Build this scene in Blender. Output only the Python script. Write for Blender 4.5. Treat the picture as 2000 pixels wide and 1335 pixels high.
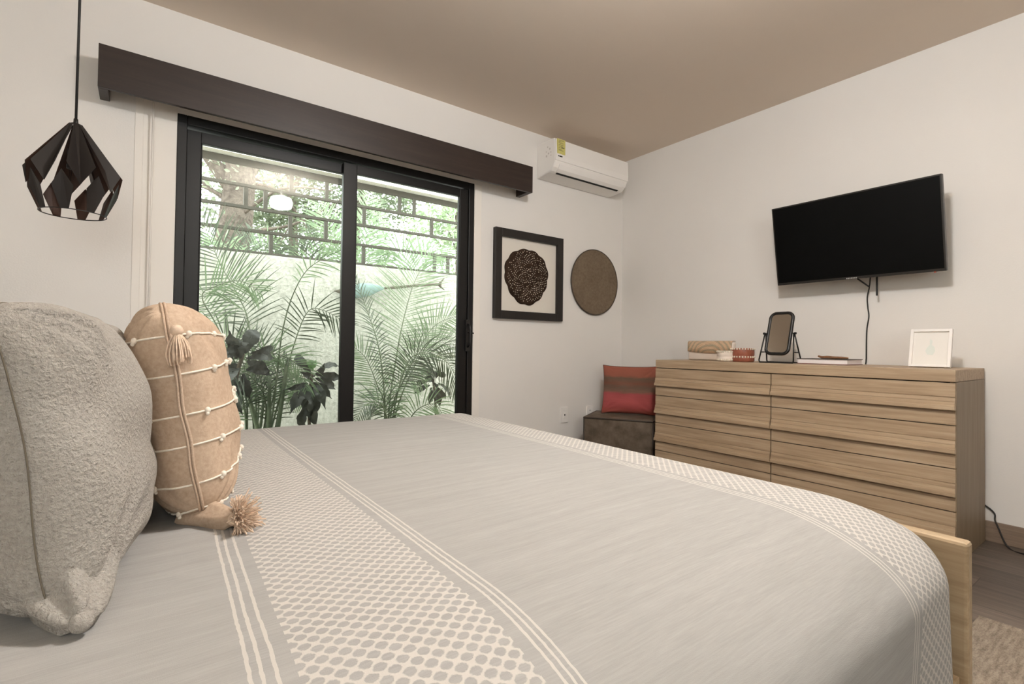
import bpy, bmesh, math, random
from mathutils import Vector, Matrix, noise

for o in list(bpy.data.objects):
    bpy.data.objects.remove(o)
SC = bpy.context.scene
COL = SC.collection
PI = math.pi

# ------------------------------------------------------------ camera
YAW, PIT, ROL = [math.radians(a) for a in (36.40421883, 0.99478162, 0.70168384)]
FPX, CX, CY = 976.26627, 1001.0, 659.65364
CAM = Vector((0, 0, 0.895))
fwd = Vector((math.sin(YAW) * math.cos(PIT), math.cos(YAW) * math.cos(PIT), math.sin(PIT)))
rt0 = Vector((math.cos(YAW), -math.sin(YAW), 0))
up0 = rt0.cross(fwd)
rt = rt0 * math.cos(ROL) + up0 * math.sin(ROL)
up = -rt0 * math.sin(ROL) + up0 * math.cos(ROL)
cd = bpy.data.cameras.new('camera')
cam = bpy.data.objects.new('camera', cd)
COL.objects.link(cam)
cd.sensor_width = 36
cd.lens = FPX / 2000 * 36
cd.shift_x = (1000 - CX) / 2000
cd.shift_y = (CY - 667.5) / 2000
cd.clip_start = 0.02
m = Matrix((rt, up, -fwd)).transposed().to_4x4()
m.translation = CAM
cam.matrix_world = m
SC.camera = cam

# ------------------------------------------------------------ view, world
SC.view_settings.view_transform = 'Standard'
SC.view_settings.look = 'None'
SC.view_settings.gamma = 1
SC.view_settings.use_curve_mapping = False
SC.view_settings.exposure = 0.9
SC.cycles.use_denoising = True
SC.cycles.max_bounces = 10
SC.cycles.diffuse_bounces = 6
SC.cycles.transparent_max_bounces = 12
SC.cycles.caustics_reflective = False
SC.cycles.caustics_refractive = False
W = bpy.data.worlds.new('overcast_sky')
SC.world = W
W.use_nodes = True
wn = W.node_tree.nodes
wn['Background'].inputs[0].default_value = (0.97, 1.0, 0.97, 1)
wn['Background'].inputs[1].default_value = 4.3

def area_light(name, loc, target, size, power, color=(1, 0.95, 0.88), shape='DISK', size_y=None):
    l = bpy.data.lights.new(name, 'AREA')
    l.shape = shape
    l.size = size
    if size_y: l.size_y = size_y
    l.energy = power
    l.color = color
    o = bpy.data.objects.new(name, l)
    COL.objects.link(o)
    o.location = loc
    o.rotation_euler = (Vector(target) - Vector(loc)).to_track_quat('-Z', 'Y').to_euler()
    return o

WX, WY, CZ = 3.26, 2.865, 2.475      # dresser wall, window wall, ceiling
LAMP = Vector((1.051, 0.583, 2.27))

def at(x, y, ax, v):
    d = rt * ((x - CX) / FPX) - up * ((y - CY) / FPX) + fwd
    i = 'XYZ'.index(ax)
    return CAM + d * ((v - CAM[i]) / d[i])

# ------------------------------------------------------------ materials
def lin(c):
    c = c / 255.0
    return c / 12.92 if c <= 0.04045 else ((c + 0.055) / 1.055) ** 2.4
def rgb(r, g, b): return (lin(r), lin(g), lin(b), 1)

class NT:
    def __init__(s, name):
        s.m = bpy.data.materials.new(name); s.m.use_nodes = True
        s.t = s.m.node_tree; s.b = s.t.nodes['Principled BSDF']
    def n(s, typ, **kw):
        x = s.t.nodes.new(typ)
        for k, v in kw.items():
            if k.startswith('_'): setattr(x, k[1:], v)
            else: x.inputs[k].default_value = v
        return x
    def l(s, a, b): s.t.links.new(a, b)
    def ramp(s, fac, stops, interp='LINEAR'):
        r = s.t.nodes.new('ShaderNodeValToRGB'); r.color_ramp.interpolation = interp
        e = r.color_ramp.elements
        while len(e) > 1: e.remove(e[-1])
        e[0].position, e[0].color = stops[0]
        for p, c in stops[1:]:
            k = e.new(p); k.color = c
        s.l(fac, r.inputs[0]); return r.outputs[0]
    def math(s, op, a, b=None, c=None):
        x = s.t.nodes.new('ShaderNodeMath'); x.operation = op
        for i, v in enumerate((a, b, c)):
            if v is None: continue
            if isinstance(v, (int, float)): x.inputs[i].default_value = v
            else: s.l(v, x.inputs[i])
        return x.outputs[0]
    def mix(s, fac, a, b):
        x = s.t.nodes.new('ShaderNodeMix'); x.data_type = 'RGBA'
        for i, v in ((0, fac), (6, a), (7, b)):
            if isinstance(v, (int, float, tuple)): x.inputs[i].default_value = v
            else: s.l(v, x.inputs[i])
        return x.outputs[2]
    def bump(s, h, strength, dist=0.01):
        x = s.n('ShaderNodeBump', Strength=strength, Distance=dist)
        s.l(h, x.inputs['Height']); s.l(x.outputs[0], s.b.inputs['Normal'])
    def coord(s, which='Object', scale=(1, 1, 1), rot=(0, 0, 0)):
        tc = s.t.nodes.new('ShaderNodeTexCoord'); mp = s.t.nodes.new('ShaderNodeMapping')
        mp.inputs['Scale'].default_value = scale; mp.inputs['Rotation'].default_value = rot
        s.l(tc.outputs[which], mp.inputs[0]); return mp.outputs[0]
    def noise(s, vec, scale, detail=4, rough=0.5):
        x = s.n('ShaderNodeTexNoise', Scale=scale, Detail=detail, Roughness=rough)
        s.l(vec, x.inputs['Vector']); return x.outputs[0]

def simple(name, c, rough=0.6, spec=0.5, metal=0, var=0.0, vscale=20, bump=0, bscale=200, vstretch=(1, 1, 1)):
    a = NT(name); b = a.b
    b.inputs['Roughness'].default_value = rough
    b.inputs['Specular IOR Level'].default_value = spec
    b.inputs['Metallic'].default_value = metal
    col = rgb(*c)
    v = a.coord(scale=vstretch)
    if var:
        d = tuple(x * (1 - var) for x in col[:3]) + (1,); u = tuple(min(1, x * (1 + var)) for x in col[:3]) + (1,)
        a.l(a.ramp(a.noise(v, vscale), [(0.3, d), (0.7, u)]), b.inputs['Base Color'])
    else:
        b.inputs['Base Color'].default_value = col
    if bump: a.bump(a.noise(v, bscale, 3), bump, 0.005)
    return a.m

M = {}
M['wall'] = simple('painted_plaster_wall', (231, 228, 224), 0.75, 0.3, var=0.015, vscale=2, bump=0.08, bscale=160)
M['ceiling'] = simple('painted_ceiling', (228, 214, 199), 0.85, 0.2, var=0.01, vscale=2)
M['white_paint'] = simple('white_paint', (236, 231, 224), 0.5)
M['black_frame'] = simple('black_aluminium', (17, 15, 14), 0.45, 0.4, var=0.1)
M['black_metal'] = simple('black_metal', (22, 20, 19), 0.4)
M['plastic_white'] = simple('white_plastic', (240, 237, 233), 0.35)
M['dark_slot'] = simple('dark_slot', (28, 26, 24), 0.8)
M['rubber'] = simple('black_cable', (26, 24, 23), 0.6)

def wood(name, c1, c2, c3, scale=1, rough=0.5, axis=1, bump=0.1):
    a = NT(name)
    st = [28, 28, 28]; st[axis] = 1.6
    v = a.coord(scale=tuple(x * scale for x in st))
    n1 = a.noise(v, 1.6, 6, 0.62)
    st2 = [160, 160, 160]; st2[axis] = 5
    n2 = a.noise(a.coord(scale=tuple(st2)), 1.0, 3)
    f = a.math('ADD', a.math('MULTIPLY', n1, 0.75), a.math('MULTIPLY', n2, 0.25))
    a.l(a.ramp(f, [(0.33, rgb(*c1)), (0.5, rgb(*c2)), (0.66, rgb(*c3))]), a.b.inputs['Base Color'])
    a.b.inputs['Roughness'].default_value = rough
    a.bump(n2, bump, 0.002)
    return a.m
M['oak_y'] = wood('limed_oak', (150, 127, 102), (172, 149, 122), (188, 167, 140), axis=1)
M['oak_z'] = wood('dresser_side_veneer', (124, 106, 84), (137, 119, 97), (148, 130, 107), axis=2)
M['bed_wood'] = wood('honey_bed_wood', (152, 129, 100), (172, 150, 120), (188, 168, 138), axis=1, rough=0.42)
M['espresso'] = wood('espresso_stained_wood', (36, 26, 22), (44, 32, 27), (51, 39, 33), axis=0, rough=0.45)
M['frame_wood'] = wood('dark_frame_wood', (20, 16, 13), (26, 21, 18), (33, 27, 23), axis=2, rough=0.5)
M['base_wood'] = wood('baseboard_tile', (112, 95, 80), (133, 115, 99), (150, 132, 115), axis=1)

# wood-look floor: planks along Y
a = NT('wood_look_floor')
v = a.coord()
sep = a.n('ShaderNodeSeparateXYZ'); a.l(v, sep.inputs[0])
pl = a.math('DIVIDE', sep.outputs[0], 0.15)
pid = a.math('FLOOR', pl)
off = a.math('FRACT', a.math('MULTIPLY', pid, 0.379))
py = a.math('ADD', a.math('DIVIDE', sep.outputs[1], 0.9), off)
yid = a.math('FLOOR', py)
wn_ = a.n('ShaderNodeTexWhiteNoise', _noise_dimensions='2D')
cb = a.n('ShaderNodeCombineXYZ'); a.l(pid, cb.inputs[0]); a.l(yid, cb.inputs[1]); a.l(cb.outputs[0], wn_.inputs['Vector'])
g = a.noise(a.coord(scale=(22, 1.4, 1)), 1.5, 6, 0.65)
f = a.math('ADD', a.math('MULTIPLY', g, 0.8), a.math('MULTIPLY', wn_.outputs[0], 0.3))
cc = a.ramp(f, [(0.32, rgb(70, 61, 54)), (0.55, rgb(96, 85, 76)), (0.8, rgb(126, 114, 104))])
e1 = a.math('ABSOLUTE', a.math('SUBTRACT', a.math('FRACT', pl), 0.5))
e2 = a.math('ABSOLUTE', a.math('SUBTRACT', a.math('FRACT', py), 0.5))
gap = a.math('MAXIMUM', a.math('GREATER_THAN', e1, 0.488), a.math('GREATER_THAN', e2, 0.498))
a.l(a.mix(gap, cc, rgb(62, 53, 46)), a.b.inputs['Base Color'])
a.b.inputs['Roughness'].default_value = 0.45
M['floor'] = a.m

# woven blanket: stripes and lozenges in u (along the bed), v (across)
a = NT('woven_blanket')
tc = a.n('ShaderNodeTexCoord'); sep = a.n('ShaderNodeSeparateXYZ'); a.l(tc.outputs['UV'], sep.inputs[0])
U, V = sep.outputs[0], sep.outputs[1]
nz = a.n('ShaderNodeTexNoise', Scale=90.0, Detail=3.0); a.l(tc.outputs['UV'], nz.inputs['Vector'])
wob = a.math('MULTIPLY', a.math('SUBTRACT', nz.outputs[0], 0.5), 0.0026)
nz4 = a.n('ShaderNodeTexNoise', Scale=7.0, Detail=2.0); a.l(tc.outputs['UV'], nz4.inputs['Vector'])
wob = a.math('ADD', wob, a.math('MULTIPLY', a.math('SUBTRACT', nz4.outputs[0], 0.5), 0.004))
Uw = a.math('ADD', U, wob)
def box_mask(x, lo, hi): return a.math('MULTIPLY', a.math('GREATER_THAN', x, lo), a.math('LESS_THAN', x, hi))
def band(lo, hi):
    return a.math('MULTIPLY', a.math('GREATER_THAN', Uw, lo), a.math('LESS_THAN', Uw, hi))
mask = None
LINES = [(0.095, .0036), (0.1045, .0036), (0.116, .0036), (0.334, .0034), (0.3435, .0034), (0.353, .0034),
         (0.990, .0034), (1.000, .0034), (1.010, .0034), (1.208, .0034), (1.218, .0034),
         (-0.62, .0036), (-0.63, .0036), (-0.64, .0036)]
for c_, w_ in LINES:
    x = a.math('LESS_THAN', a.math('ABSOLUTE', a.math('SUBTRACT', Uw, c_)), w_ / 2)
    mask = x if mask is None else a.math('MAXIMUM', mask, x)
uu = a.math('DIVIDE', Uw, 0.0206); vv = a.math('DIVIDE', a.math('ADD', V, wob), 0.0180)
def tri(x):   # distance to the lozenge border, 0 at border, 0.5 at centre
    return a.math('SUBTRACT', 0.5, a.math('ABSOLUTE', a.math('SUBTRACT', a.math('FRACT', x), 0.5)))
p_ = tri(a.math('ADD', uu, vv)); q_ = tri(a.math('SUBTRACT', uu, vv))
pp1 = a.math('POWER', a.math('SUBTRACT', 0.5, p_), 2.3); pp2 = a.math('POWER', a.math('SUBTRACT', 0.5, q_), 2.3)
dmin = a.math('SUBTRACT', 0.555, a.math('POWER', a.math('ADD', pp1, pp2), 1 / 2.3))
nz2 = a.n('ShaderNodeTexNoise', Scale=420.0, Detail=2.0); a.l(tc.outputs['UV'], nz2.inputs['Vector'])
dj = a.math('ADD', dmin, a.math('MULTIPLY', a.math('SUBTRACT', nz2.outputs[0], 0.5), 0.20))
lat = a.ramp(dj, [(0.10, (1, 1, 1, 1)), (0.20, (0, 0, 0, 1))])
bands = a.math('MAXIMUM', band(0.132, 0.318), a.math('MAXIMUM', band(1.024, 1.196), band(-0.84, -0.655)))
mask = a.math('MAXIMUM', mask, a.math('MULTIPLY', bands, lat))
# fine weave with streaks running across
st = a.n('ShaderNodeMapping'); st.inputs['Scale'].default_value = (22, 420, 1); a.l(tc.outputs['UV'], st.inputs[0])
str_ = a.noise(st.outputs[0], 1.0, 4, 0.6)
st2 = a.n('ShaderNodeMapping'); st2.inputs['Scale'].default_value = (3.5, 50, 1); a.l(tc.outputs['UV'], st2.inputs[0])
str2 = a.noise(st2.outputs[0], 1.0, 3, 0.5)
f = a.math('ADD', a.math('MULTIPLY', str_, 0.55), a.math('MULTIPLY', str2, 0.45))
gray = a.ramp(f, [(0.3, rgb(147, 145, 142)), (0.7, rgb(164, 162, 159))])
a.l(a.mix(mask, gray, rgb(188, 183, 177)), a.b.inputs['Base Color'])
a.b.inputs['Roughness'].default_value = 0.95
a.b.inputs['Specular IOR Level'].default_value = 0.1
wv = a.n('ShaderNodeTexNoise', Scale=900.0, Detail=1.0); a.l(tc.outputs['UV'], wv.inputs['Vector'])
a.bump(a.math('ADD', a.math('MULTIPLY', wv.outputs[0], 0.5), a.math('MULTIPLY', mask, 0.7)), 0.5, 0.0012)
M['blanket'] = a.m

def fabric(name, c1, c2, scale, bump, dist=0.002, coarse=8):
    a = NT(name); v = a.coord()
    n1 = a.noise(v, scale, 4, 0.6); n2 = a.noise(v, coarse, 3)
    f = a.math('ADD', a.math('MULTIPLY', n1, 0.6), a.math('MULTIPLY', n2, 0.4))
    a.l(a.ramp(f, [(0.35, rgb(*c1)), (0.65, rgb(*c2))]), a.b.inputs['Base Color'])
    a.b.inputs['Roughness'].default_value = 0.95; a.b.inputs['Specular IOR Level'].default_value = 0.1
    a.bump(n1, bump, dist); return a.m
M['grey_cushion'] = fabric('nubbly_grey_cotton', (156, 150, 142), (180, 175, 167), 230, 1.0, 0.006)
M['grey_seam'] = simple('grey_seam_thread', (106, 98, 86), 0.9, 0.1)
M['peach'] = fabric('peach_linen', (170, 147, 126), (193, 171, 150), 160, 0.35, 0.002, 6)
M['peach_trim'] = fabric('peach_piping', (180, 155, 134), (200, 178, 158), 400, 0.6)
M['cream_thread'] = simple('cream_thread', (230, 220, 206), 0.9, 0.1, var=0.08, vscale=300)
M['tassel'] = simple('peach_tassel_yarn', (214, 190, 168), 0.9, 0.1, var=0.14, vscale=160)
M['sheet'] = fabric('pale_blue_sheet', (190, 193, 194), (205, 208, 208), 200, 0.3)
M['leather'] = fabric('distressed_brown_leather', (76, 66, 56), (116, 103, 90), 14, 0.25, 0.003, 5)
M['leather'].node_tree.nodes['Principled BSDF'].inputs['Roughness'].default_value = 0.6
M['leather_dark'] = simple('leather_piping', (64, 54, 46), 0.6)

# striped kilim cushion: stripes by height
a = NT('striped_kilim')
v = a.coord(); sep = a.n('ShaderNodeSeparateXYZ'); a.l(v, sep.inputs[0])
n_ = a.noise(a.coord(scale=(12, 12, 90)), 1.0, 4, 0.6)
h = a.math('ADD', a.math('DIVIDE', sep.outputs[2], 0.36), a.math('MULTIPLY', a.math('SUBTRACT', n_, 0.5), 0.14))
cr = a.ramp(h, [(0.0, rgb(140, 78, 66)), (0.06, rgb(160, 84, 76)), (0.16, rgb(178, 88, 88)), (0.43, rgb(170, 84, 86)), (0.47, rgb(128, 100, 86)),
                (0.56, rgb(104, 90, 78)), (0.64, rgb(122, 84, 70)), (0.74, rgb(100, 88, 74)), (0.80, rgb(146, 92, 76)), (1.0, rgb(158, 94, 78))])
a.l(a.mix(a.math('MULTIPLY', n_, 0.25), cr, rgb(120, 70, 60)), a.b.inputs['Base Color'])
a.b.inputs['Roughness'].default_value = 0.95; a.b.inputs['Specular IOR Level'].default_value = 0.1
a.bump(n_, 0.4, 0.002)
M['kilim'] = a.m

# rug
a = NT('woven_rug'); v = a.coord()
n1 = a.noise(a.coord(scale=(16, 90, 1)), 1.0, 3, 0.6); n2 = a.noise(a.coord(scale=(1, 1, 1)), 260, 2)
a.l(a.ramp(a.math('ADD', a.math('MULTIPLY', n1, .6), a.math('MULTIPLY', n2, .4)), [(0.36, rgb(112, 100, 88)), (0.62, rgb(160, 147, 131))]), a.b.inputs['Base Color'])
a.b.inputs['Roughness'].default_value = 1; a.bump(n2, 0.7, 0.004)
M['rug'] = a.m

# glass: see-through sheet with a mirror reflection that follows the angle
a = NT('window_glass')
tr = a.n('ShaderNodeBsdfTransparent'); tr.inputs[0].default_value = (0.94, 0.975, 0.955, 1)
gl = a.n('ShaderNodeBsdfGlossy'); gl.inputs['Roughness'].default_value = 0.0
fr = a.n('ShaderNodeFresnel', IOR=1.5)
mx = a.n('ShaderNodeMixShader')
a.l(fr.outputs[0], mx.inputs[0]); a.l(tr.outputs[0], mx.inputs[1]); a.l(gl.outputs[0], mx.inputs[2])
a.l(mx.outputs[0], a.t.nodes['Material Output'].inputs[0])
M['glass'] = a.m

M['mirror'] = simple('mirror_glass', (205, 198, 188), 0.04, 0.5, metal=1)
M['screen'] = simple('tv_screen', (3, 3, 3), 0.5, 0.12)
M['tv_bezel'] = simple('tv_bezel', (38, 35, 32), 0.35)
M['silver'] = simple('silver_logo', (190, 190, 188), 0.3)
M['red_led'] = simple('red_indicator', (190, 90, 70), 0.4)
M['label_yellow'] = simple('yellow_energy_label', (206, 198, 120), 0.6, var=0.08, vscale=60)
M['label_ink'] = simple('label_ink', (92, 86, 66), 0.7)
M['label_grey'] = simple('grey_print', (204, 198, 194), 0.7)
M['logo_ink'] = simple('logo_ink', (30, 32, 34), 0.6)
M['art_brown'] = fabric('woven_brown_seedpod', (38, 28, 22), (74, 58, 47), 240, 0.9, 0.004, 30)
M['art_dot'] = simple('cream_bead', (222, 208, 190), 0.6)
M['art_paper'] = simple('cream_mat_board', (222, 216, 206), 0.8)
M['disc'] = fabric('brushed_bronze_disc', (104, 90, 74), (128, 113, 95), 60, 0.3, 0.002, 5)
M['disc'].node_tree.nodes['Principled BSDF'].inputs['Roughness'].default_value = 0.55
M['disc_rim'] = simple('dark_rim', (62, 51, 41), 0.5)
M['pendant_out'] = simple('matt_black_shade', (34, 29, 27), 0.5, 0.4)
M['pendant_in'] = simple('brown_shade_inside', (72, 50, 40), 0.5, 0.4)
M['cream_leather'] = simple('cream_leather', (226, 214, 202), 0.55, var=0.03)
a = NT('embroidered_flap'); v = a.coord()
vo = a.n('ShaderNodeTexVoronoi', Scale=240.0); a.l(v, vo.inputs['Vector'])
wvx = a.n('ShaderNodeTexWave', _wave_type='RINGS', Scale=11.0, Distortion=5.0, Detail=2.0); a.l(v, wvx.inputs['Vector'])
c1 = a.ramp(wvx.outputs['Fac'], [(0.0, rgb(196, 164, 132)), (0.35, rgb(214, 188, 158)), (0.52, rgb(122, 86, 60)), (0.66, rgb(202, 172, 140)), (1, rgb(150, 142, 120))])
c2 = a.mix(a.math('LESS_THAN', vo.outputs['Distance'], 0.22), c1, rgb(228, 212, 190))
a.l(c2, a.b.inputs['Base Color']); a.bump(vo.outputs['Distance'], 0.8, 0.002)
M['flap'] = a.m
M['bead_white'] = simple('ivory_bead', (226, 218, 200), 0.4)
M['orange_bead'] = simple('coral_lacquer', (146, 84, 64), 0.45, var=0.15, vscale=60)
M['orange_soft'] = simple('tan_lacquer', (178, 118, 80), 0.5, var=0.15, vscale=60)
M['paper_white'] = simple('white_pages', (232, 226, 226), 0.8)
M['book_cover'] = simple('charcoal_cover', (52, 46, 44), 0.6)
M['book_base'] = simple('rose_cover', (120, 72, 68), 0.6)
M['horn'] = simple('carved_brown_wood', (128, 88, 56), 0.5, var=0.25, vscale=70)
M['white_lacquer'] = simple('white_lacquer_frame', (238, 234, 230), 0.4)
M['pale_print'] = simple('pale_print_paper', (232, 228, 222), 0.6)
M['pale_green_ink'] = simple('pale_green_ink', (221, 226, 219), 0.8)

# lamp glass
a = NT('glowing_lamp_shade')
a.b.inputs['Base Color'].default_value = rgb(250, 240, 222)
a.b.inputs['Emission Color'].default_value = (1.0, 0.985, 0.965, 1)
a.b.inputs['Emission Strength'].default_value = 132
M['lamp_glow'] = a.m

# outdoors
def concrete(name, c1, c2, c3):
    a = NT(name); v = a.coord()
    n1 = a.noise(v, 3.0, 6, 0.65); n2 = a.noise(v, 45, 3)
    n3 = a.noise(v, 14, 8, 0.75)
    f = a.math('ADD', a.math('MULTIPLY', n1, 0.5), a.math('MULTIPLY', n2, 0.5))
    base = a.ramp(f, [(0.35, rgb(*c1)), (0.5, rgb(*c2)), (0.65, rgb(*c3))])
    spots = a.ramp(n3, [(0.58, (0, 0, 0, 1)), (0.66, (1, 1, 1, 1))])
    a.l(a.mix(a.math('MULTIPLY', spots, 0.35), base, rgb(120, 116, 104)), a.b.inputs['Base Color'])
    a.b.inputs['Roughness'].default_value = 0.95; a.bump(a.math('ADD', n2, n3), 0.7, 0.01); return a.m
M['garden_wall'] = concrete('rough_garden_plaster', (158, 157, 148), (186, 184, 176), (206, 204, 197))
M['fascia'] = concrete('cream_fascia', (214, 209, 198), (224, 220, 210), (232, 228, 218))
M['soil'] = concrete('garden_gravel', (120, 112, 98), (142, 134, 120), (164, 156, 142))
M['grille'] = simple('grey_brown_grille', (66, 62, 55), 0.7, var=0.15)
def leaf(name, c1, c2, scale=14, rough=0.5):
    a = NT(name); v = a.coord()
    a.l(a.ramp(a.noise(v, scale, 3), [(0.35, rgb(*c1)), (0.65, rgb(*c2))]), a.b.inputs['Base Color'])
    a.b.inputs['Roughness'].default_value = rough
    a.b.inputs['Transmission Weight'].default_value = 0.0
    tl = a.n('ShaderNodeBsdfTranslucent'); tl.inputs[0].default_value = rgb(*c2)
    mx = a.n('ShaderNodeMixShader'); mx.inputs[0].default_value = 0.3
    a.l(a.b.outputs[0], mx.inputs[1]); a.l(tl.outputs[0], mx.inputs[2])
    a.l(mx.outputs[0], a.t.nodes['Material Output'].inputs[0]); return a.m
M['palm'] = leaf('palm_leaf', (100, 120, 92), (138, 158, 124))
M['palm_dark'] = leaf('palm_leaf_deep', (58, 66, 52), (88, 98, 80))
M['palm_stem'] = leaf('palm_stalk', (92, 102, 80), (122, 134, 106))
M['fig'] = leaf('fiddle_leaf', (44, 46, 42), (72, 72, 66), 10, 0.4)
M['fig_light'] = leaf('fiddle_leaf_young', (84, 118, 72), (116, 150, 96), 10, 0.4)
M['fig_stem'] = simple('fig_stem', (84, 74, 60), 0.8)
M['tree_leaf'] = leaf('tree_leaf', (112, 118, 102), (152, 162, 138), 6)
M['tree_leaf_dark'] = leaf('tree_leaf_grey_green', (70, 80, 62), (112, 124, 98), 6)
M['tree_leaf2'] = leaf('tree_leaf_bright', (128, 148, 114), (164, 182, 148), 6)
M['bark'] = fabric('grey_brown_bark', (78, 70, 66), (122, 111, 104), 26, 1.0, 0.02, 5)
M['fish_blue'] = simple('weathered_blue_metal', (132, 154, 152), 0.6, var=0.15, vscale=20)
M['fish_brown'] = simple('weathered_brown_metal', (92, 86, 74), 0.7, var=0.2, vscale=30)

# ------------------------------------------------------------ mesh helpers
def worigin(o):
    v = Vector((0, 0, 0))
    while o: v += Vector(o.location); o = o.parent
    return v

def tag(o, label=None, cat=None, group=None, kind=None):
    if label: o['label'] = label
    if cat: o['category'] = cat
    if group: o['group'] = group
    if kind: o['kind'] = kind
    return o

def empty(name, loc, label=None, cat=None, group=None, kind=None):
    o = bpy.data.objects.new(name, None); COL.objects.link(o)
    o.location = loc; o.empty_display_size = 0.05
    return tag(o, label, cat, group, kind)

class MB:
    def __init__(s): s.v = []; s.f = []; s.mi = []; s.sm = []; s.uv = None
    def add(s, verts, faces, mi=0, smooth=False):
        b = len(s.v); s.v += [tuple(x) for x in verts]
        for f in faces: s.f.append([b + i for i in f]); s.mi.append(mi); s.sm.append(smooth)
        return s
    def box(s, lo, hi, mi=0, mat=None):
        x0, y0, z0 = lo; x1, y1, z1 = hi
        vs = [Vector(p) for p in ((x0,y0,z0),(x1,y0,z0),(x1,y1,z0),(x0,y1,z0),(x0,y0,z1),(x1,y0,z1),(x1,y1,z1),(x0,y1,z1))]
        if mat is not None: vs = [mat @ p for p in vs]
        return s.add(vs, [(0,3,2,1),(4,5,6,7),(0,1,5,4),(1,2,6,5),(2,3,7,6),(3,0,4,7)], mi)
    def tube(s, pts, r, seg=8, mi=0, cap=True):
        pts = [Vector(p) for p in pts]; n = len(pts)
        rs = r if isinstance(r, (list, tuple)) else [r] * n
        t0 = (pts[1] - pts[0]).normalized()
        nrm = t0.orthogonal().normalized(); vs = []; prev = t0
        for i, p in enumerate(pts):
            t = (pts[min(i + 1, n - 1)] - pts[max(i - 1, 0)])
            t = t.normalized() if t.length > 1e-9 else prev
            nrm = (nrm - t * nrm.dot(t)); nrm = nrm.normalized() if nrm.length > 1e-6 else t.orthogonal().normalized()
            bi = t.cross(nrm); prev = t
            for k in range(seg):
                a_ = 2 * PI * k / seg
                vs.append(p + (nrm * math.cos(a_) + bi * math.sin(a_)) * rs[i])
        fs = [(i*seg+k, i*seg+(k+1)%seg, (i+1)*seg+(k+1)%seg, (i+1)*seg+k) for i in range(n-1) for k in range(seg)]
        if cap: fs += [tuple(range(seg))[::-1], tuple((n-1)*seg+k for k in range(seg))]
        return s.add(vs, fs, mi, True)
    def lathe(s, prof, c, seg=32, mi=0, smooth=True, mat=None):
        vs = []; n = len(prof)
        for r_, z_ in prof:
            for k in range(seg):
                a_ = 2 * PI * k / seg
                p = Vector((r_ * math.cos(a_), r_ * math.sin(a_), z_))
                vs.append((mat @ p if mat is not None else p) + Vector(c))
        fs = [(i*seg+k, i*seg+(k+1)%seg, (i+1)*seg+(k+1)%seg, (i+1)*seg+k) for i in range(n-1) for k in range(seg)]
        if prof[0][0] > 1e-6: fs.append(tuple(range(seg))[::-1])
        if prof[-1][0] > 1e-6: fs.append(tuple((n-1)*seg+k for k in range(seg)))
        return s.add(vs, fs, mi, smooth)
    def prism(s, poly, axis_a, axis_b, ext, c, mi=0):
        A, B, E_, C_ = Vector(axis_a), Vector(axis_b), Vector(ext), Vector(c)
        n = len(poly)
        vs = [C_ + A * p[0] + B * p[1] for p in poly] + [C_ + A * p[0] + B * p[1] + E_ for p in poly]
        return s.add(vs, [tuple(range(n))[::-1], tuple(range(n, 2*n))] + [(i, (i+1)%n, n+(i+1)%n, n+i) for i in range(n)], mi)
    def ball(s, c, r, mi=0, seg=8, rings=5, sc=(1,1,1)):
        vs = []; fs = []
        for i in range(rings + 1):
            th = PI * i / rings
            for k in range(seg):
                ph = 2 * PI * k / seg
                vs.append((c[0] + r*sc[0]*math.sin(th)*math.cos(ph), c[1] + r*sc[1]*math.sin(th)*math.sin(ph), c[2] + r*sc[2]*math.cos(th)))
        for i in range(rings):
            for k in range(seg):
                fs.append((i*seg+k, i*seg+(k+1)%seg, (i+1)*seg+(k+1)%seg, (i+1)*seg+k))
        return s.add(vs, fs, mi, True)
    def grid(s, P, mi=0, smooth=True, close_u=False):
        nu = len(P); nv = len(P[0]); vs = [p for row in P for p in row]
        fs = []
        for i in range(nu if close_u else nu - 1):
            for j in range(nv - 1):
                i2 = (i + 1) % nu
                fs.append((i*nv+j, i2*nv+j, i2*nv+j+1, i*nv+j+1))
        return s.add(vs, fs, mi, smooth)
    def build(s, name, mats, parent=None, origin=None, bevel=0, merge=False, fixn=True):
        if not isinstance(mats, (list, tuple)): mats = [mats]
        me = bpy.data.meshes.new(name)
        if parent is not None: org = worigin(parent)
        elif origin is not None: org = Vector(origin)
        else:
            xs = [p[0] for p in s.v]; ys = [p[1] for p in s.v]; zs = [p[2] for p in s.v]
            org = Vector(((min(xs)+max(xs))/2, (min(ys)+max(ys))/2, min(zs)))
        me.from_pydata([Vector(p) - org for p in s.v], [], s.f)
        for mt in mats: me.materials.append(mt)
        me.polygons.foreach_set('material_index', s.mi)
        me.polygons.foreach_set('use_smooth', s.sm)
        if s.uv:
            ul = me.uv_layers.new(name='UVMap')
            for lp in me.loops: ul.data[lp.index].uv = s.uv[lp.vertex_index]
        if merge or fixn:
            bm = bmesh.new(); bm.from_mesh(me)
            if merge: bmesh.ops.remove_doubles(bm, verts=bm.verts, dist=1e-5)
            if fixn: bmesh.ops.recalc_face_normals(bm, faces=bm.faces)
            bm.to_mesh(me); bm.free()
        me.update()
        o = bpy.data.objects.new(name, me); COL.objects.link(o)
        if parent is not None: o.parent = parent
        else: o.location = org
        if bevel:
            b = o.modifiers.new('bevel', 'BEVEL'); b.width = bevel; b.segments = 2; b.limit_method = 'ANGLE'
            b.harden_normals = False
        return o

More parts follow.
